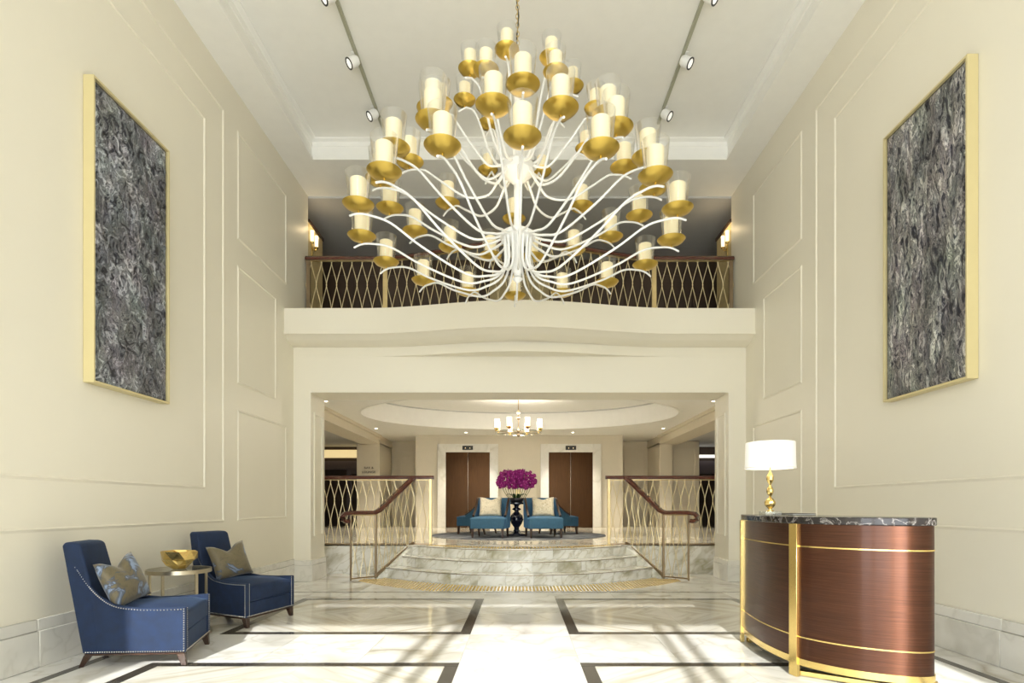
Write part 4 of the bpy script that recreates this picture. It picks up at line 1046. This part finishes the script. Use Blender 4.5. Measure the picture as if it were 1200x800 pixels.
# ------------------------------------------------------------------ lobby: small chandelier
sc_ = thing('lobby_chandelier', 'small round lobby chandelier with lit glass cylinders under the oval recess', 'chandelier', (-0.03, OCY, 2.86))
obj('rod', MB().tube([(0, 0, 0.10), (0, 0, 1.01)], 0.012, 8), M['bronze'], sc_)
obj('bottom_ball', MB().lathe([(0, 0), (0.045, 0.03), (0.05, 0.06), (0.02, 0.10), (0.04, 0.13), (0.05, 0.16), (0.02, 0.20), (0.015, 0.26)], 16), M['bronze'], sc_, smooth=True)
obj('knop', MB().lathe([(0.012, 0.42), (0.055, 0.46), (0.03, 0.50), (0.012, 0.53)], 16), M['bronze'], sc_, smooth=True)
obj('knop', MB().lathe([(0.012, 0.56), (0.05, 0.60), (0.012, 0.66)], 16), M['bronze'], sc_, smooth=True)
obj('crystal_ring', MB().lathe([(0.52, 0.10), (0.57, 0.10), (0.57, 0.125), (0.52, 0.125), (0.52, 0.10)], 36, cap=False), M['crystal'], sc_, smooth=True)
for k in range(8):
    a = R(22.5) + k * PI / 4; c_, s_ = math.cos(a), math.sin(a)
    am = obj('arm', MB().bar((0.03 * c_, 0.03 * s_, 0.12), (0.56 * c_, 0.56 * s_, 0.115), 0.02, 0.018), M['pewter'], sc_)
    obj('candle_cup', MB().lathe([(0, 0.13), (0.03, 0.135), (0.07, 0.19), (0.06, 0.20), (0, 0.18)], 14, (0.56 * c_, 0.56 * s_, 0)), M['brass'], am, smooth=True)
    obj('glass_shade', MB().lathe([(0.0, 0.20), (0.055, 0.20), (0.06, 0.41), (0.0, 0.41)], 14, (0.56 * c_, 0.56 * s_, 0)), M['shade_glow'], am, smooth=True)
cl = bpy.data.lights.new('lobby_chandelier_glow', 'POINT'); cl.energy = 110; cl.color = (1, 0.9, 0.74); cl.shadow_soft_size = 0.4
co = bpy.data.objects.new('lobby_chandelier_glow', cl); COL.objects.link(co); co.parent = sc_; co.location = (0, 0, 0.50)

# recessed downlights before the lifts, all others added to brighten the lobby
dls = [(-1.4, 10.9), (1.4, 10.9), (-1.62, 17.1), (1.60, 17.1), (-4.1, 12.0), (4.1, 12.0), (-4.1, 16.2), (4.1, 16.2)]
names = ['added as fill above the head of the steps on the left', 'added as fill above the head of the steps on the right', 'in front of the left lift', 'in front of the right lift', 'added as fill by the left end of the opening', 'added as fill by the right end of the opening', 'added as fill beside the left column', 'added as fill beside the right column']
for (x, y), nm in zip(dls, names):
    d = thing('downlight', 'small recessed ceiling downlight ' + nm, 'downlight', (x, y, ZL - 0.014), group='lobby downlights')
    obj('trim_ring', MB().lathe([(0.045, 0.0), (0.065, 0.002), (0.065, 0.013), (0.045, 0.013), (0.045, 0.0)], 20, cap=False), M['white'], d)
    obj('lens', MB().lathe([(0, 0.005), (0.045, 0.005), (0.045, 0.013), (0, 0.013)], 20), M['downlight'], d)
    s = bpy.data.lights.new('downlight_beam', 'SPOT'); s.energy = 310; s.color = (1, 0.90, 0.74); s.spot_size = R(95); s.spot_blend = 0.7; s.shadow_soft_size = 0.05
    so = bpy.data.objects.new('downlight_beam', s); COL.objects.link(so); so.parent = d; so.location = (0, 0, -0.02)

# ------------------------------------------------------------------ lobby: rug, chairs, table and orchids
rg = MB().lathe([(0, 0.0), (2.0, 0.0), (2.0, 0.012), (1.98, 0.014), (0, 0.014)], 64)
rug = obj('rug', rg, M['rug'], loc=(-0.03, 13.15, HL + 0.0005)); tag(rug, 'round mottled blue-grey rug under the lobby armchairs', 'rug')
ZR_ = HL + 0.0145
def lobby_chair(loc, rz, label):
    c = thing('lobby_armchair', label, 'armchair', loc, rz, 'teal armchairs around the orchid table')
    HW = 0.36
    obj('seat', cushion_mb(-0.30, 0.36, -HW, HW, 0.19, 0.43, 0.02), M['teal'], c, smooth=True, bevel=0.015)
    bp = [(-0.36, 0.19), (-0.24, 0.40), (-0.30, 0.80), (-0.33, 0.84), (-0.38, 0.84), (-0.42, 0.80)]
    obj('backrest', MB().prism_xz(bp, -HW + 0.03, HW - 0.03), M['teal'], c, bevel=0.02, seg=3)
    for s in (-1, 1):
        y0, y1 = sorted((s * (HW + 0.01), s * (HW - 0.05)))
        prof = [(-0.36, 0.20), (0.18, 0.20), (0.12, 0.44), (-0.02, 0.53), (-0.16, 0.66), (-0.30, 0.80), (-0.40, 0.80)]
        obj('arm_panel', MB().prism_xz(prof, y0, y1), M['teal'], c, bevel=0.008)
        pts = spline([(0.14, s * (HW - 0.02), 0.45), (-0.02, s * (HW - 0.02), 0.545), (-0.16, s * (HW - 0.02), 0.675), (-0.30, s * (HW - 0.02), 0.81), (-0.40, s * (HW - 0.03), 0.82)], 5)
        obj('arm_cap', MB().tube(pts, 0.026, 6), M['darkwood'], c, smooth=True)
    for sxx, sy in ((1, 1), (1, -1), (-1, 1), (-1, -1)):
        x, y = (0.32 if sxx > 0 else -0.31), sy * (HW - 0.045); t_ = 0.028; b2 = 0.016; ox = 0.012 if sxx > 0 else -0.05
        mm = MB().add([(x + ox + dx * b2, y + dy * b2, 0.0) for dx, dy in ((-1, -1), (1, -1), (1, 1), (-1, 1))] + [(x + dx * t_, y + dy * t_, 0.195) for dx, dy in ((-1, -1), (1, -1), (1, 1), (-1, 1))],
                      [(3, 2, 1, 0), (4, 5, 6, 7), (0, 1, 5, 4), (1, 2, 6, 5), (2, 3, 7, 6), (3, 0, 4, 7)])
        obj('leg', mm, M['darkwood'], c, bevel=0.003, seg=1)
    return c
chairs = [((-0.62, 12.02, ZR_), R(-98), 'teal armchair facing the steps, left of the pedestal table'),
          ((0.50, 12.02, ZR_), R(-82), 'teal armchair facing the steps, right of the pedestal table'),
          ((-1.02, 13.55, ZR_), R(158), 'teal armchair behind, turned towards the left lift'),
          ((0.92, 13.55, ZR_), R(22), 'teal armchair behind, turned towards the right lift')]
for l_, r_, lb in chairs: lobby_chair(l_, r_, lb)
GI = 'ivory pillows on the teal armchairs'
chair_pillow(chairs[0][0], chairs[0][1], (-0.13, -0.02, 0.645), 6, M['pillow_ivory'], 'ivory patterned pillow on the front left teal armchair', GI, w=0.48, h=0.44, t=0.13, tilt=-20, dent=0.05)
chair_pillow(chairs[1][0], chairs[1][1], (-0.13, 0.02, 0.645), -6, M['pillow_ivory'], 'ivory patterned pillow on the front right teal armchair', GI, w=0.48, h=0.44, t=0.13, tilt=-20, dent=0.05)
PT = (-0.07, 12.85, ZR_)
pt = thing('pedestal_table', 'dark navy turned pedestal table holding the orchids', 'table', PT)
obj('base', MB().lathe([(0, 0), (0.24, 0), (0.24, 0.03), (0.16, 0.06), (0.08, 0.09), (0.06, 0.13), (0, 0.13)], 28), M['navy_lacquer'], pt, smooth=True)
obj('turned_column', MB().lathe([(0.055, 0.13), (0.06, 0.18), (0.12, 0.26), (0.155, 0.36), (0.13, 0.45), (0.06, 0.52), (0.045, 0.55), (0.10, 0.58), (0.10, 0.60), (0.045, 0.63), (0.06, 0.68), (0.09, 0.70)], 28), M['navy_lacquer'], pt, smooth=True)
obj('table_top', MB().lathe([(0, 0.70), (0.30, 0.70), (0.32, 0.715), (0.32, 0.735), (0.30, 0.74), (0, 0.74)], 36), M['navy_lacquer'], pt, smooth=True)
OZ = ZR_ + 0.7405
orc = thing('potted_orchids', 'mass of purple orchids in a low dark pot on the pedestal table', 'plant', (PT[0], PT[1], OZ))
obj('pot', MB().lathe([(0, 0), (0.12, 0), (0.19, 0.05), (0.20, 0.10), (0.18, 0.10), (0.17, 0.07), (0, 0.06)], 24), M['moss'], orc, smooth=True)
rnd = random.Random(5)
blooms = MB(); lips = MB()
for k in range(12):
    tx = -0.36 + 0.72 * k / 11; ty = rnd.uniform(-0.12, 0.12)
    pts = spline([(tx * 0.42, ty * 0.6, 0.06), (tx * 0.80, ty * 0.8, 0.26), (tx * 0.98, ty, 0.48), (tx * 1.08, ty - 0.05, rnd.uniform(0.60, 0.68))], 5)
    obj('stem', MB().tube(pts, 0.007, 5), M['stemgreen'], orc, smooth=True)
for q in range(430):
    while True:
        u_, v_ = rnd.uniform(-1, 1), rnd.uniform(-1, 1)
        if abs(u_) ** 3 + abs(v_) ** 3 < 1: break
    c = Vector((0.44 * u_, rnd.uniform(-0.20, 0.16) * (1 - 0.5 * u_ * u_), 0.52 + 0.20 * v_ + 0.02 * math.sin(9 * u_) - (0.03 if abs(u_) > 0.8 else 0)))
    nrm = Vector((c.x * 1.2 + rnd.gauss(0, 0.3), -0.6 + c.y * 1.5 + rnd.gauss(0, 0.4), 0.15 + rnd.gauss(0, 0.3))).normalized()
    u = nrm.cross(Vector((0, 0, 1))).normalized(); w = u.cross(nrm)
    sz = rnd.uniform(0.036, 0.050)
    for j in range(5):
        t_ = 2 * PI * j / 5 + rnd.uniform(-0.2, 0.2); d1 = u * math.cos(t_) + w * math.sin(t_); d2 = -u * math.sin(t_) + w * math.cos(t_)
        blooms.add([c, c + d1 * sz * 0.6 + d2 * sz * 0.42 + nrm * 0.012, c + d1 * sz * 1.15 + nrm * 0.004, c + d1 * sz * 0.6 - d2 * sz * 0.42 + nrm * 0.012], [(0, 1, 2), (0, 2, 3)])
    lips.add([c + nrm * 0.006 + u * 0.010, c + nrm * 0.02 - w * 0.022, c + nrm * 0.006 - u * 0.010, c + nrm * 0.01 + w * 0.012], [(0, 1, 2), (0, 2, 3)])
for nm, mb_, mt in (('blossoms', blooms, 'petal'), ('blossom_lips', lips, 'petal_pale')):
    me = bpy.data.meshes.new('mesh'); me.from_pydata(mb_.v, [], mb_.f); tag(place(nm, me, M[mt], orc), kind='stuff')
for k in range(8):
    a = 2 * PI * k / 8 + 0.3; c_, s_ = math.cos(a), math.sin(a)
    lf_ = MB(); vs = []; fs = []
    for i in range(6):
        t_ = i / 5; w_ = 0.035 * math.sin(PI * (0.12 + 0.88 * t_)) ; r_ = 0.05 + 0.20 * t_; z_ = 0.08 + 0.12 * math.sin(PI * 0.75 * t_)
        for o_, dz in ((-w_, 0.0), (0, -0.008), (w_, 0.0)): vs.append((c_ * r_ - s_ * o_, s_ * r_ + c_ * o_, z_ + dz))
    for i in range(5):
        for j in range(2): fs.append((i * 3 + j, i * 3 + j + 1, i * 3 + j + 4, i * 3 + j + 3))
    o_ = obj('leaf', lf_.add(vs, fs), M['leaf'], orc, smooth=True)
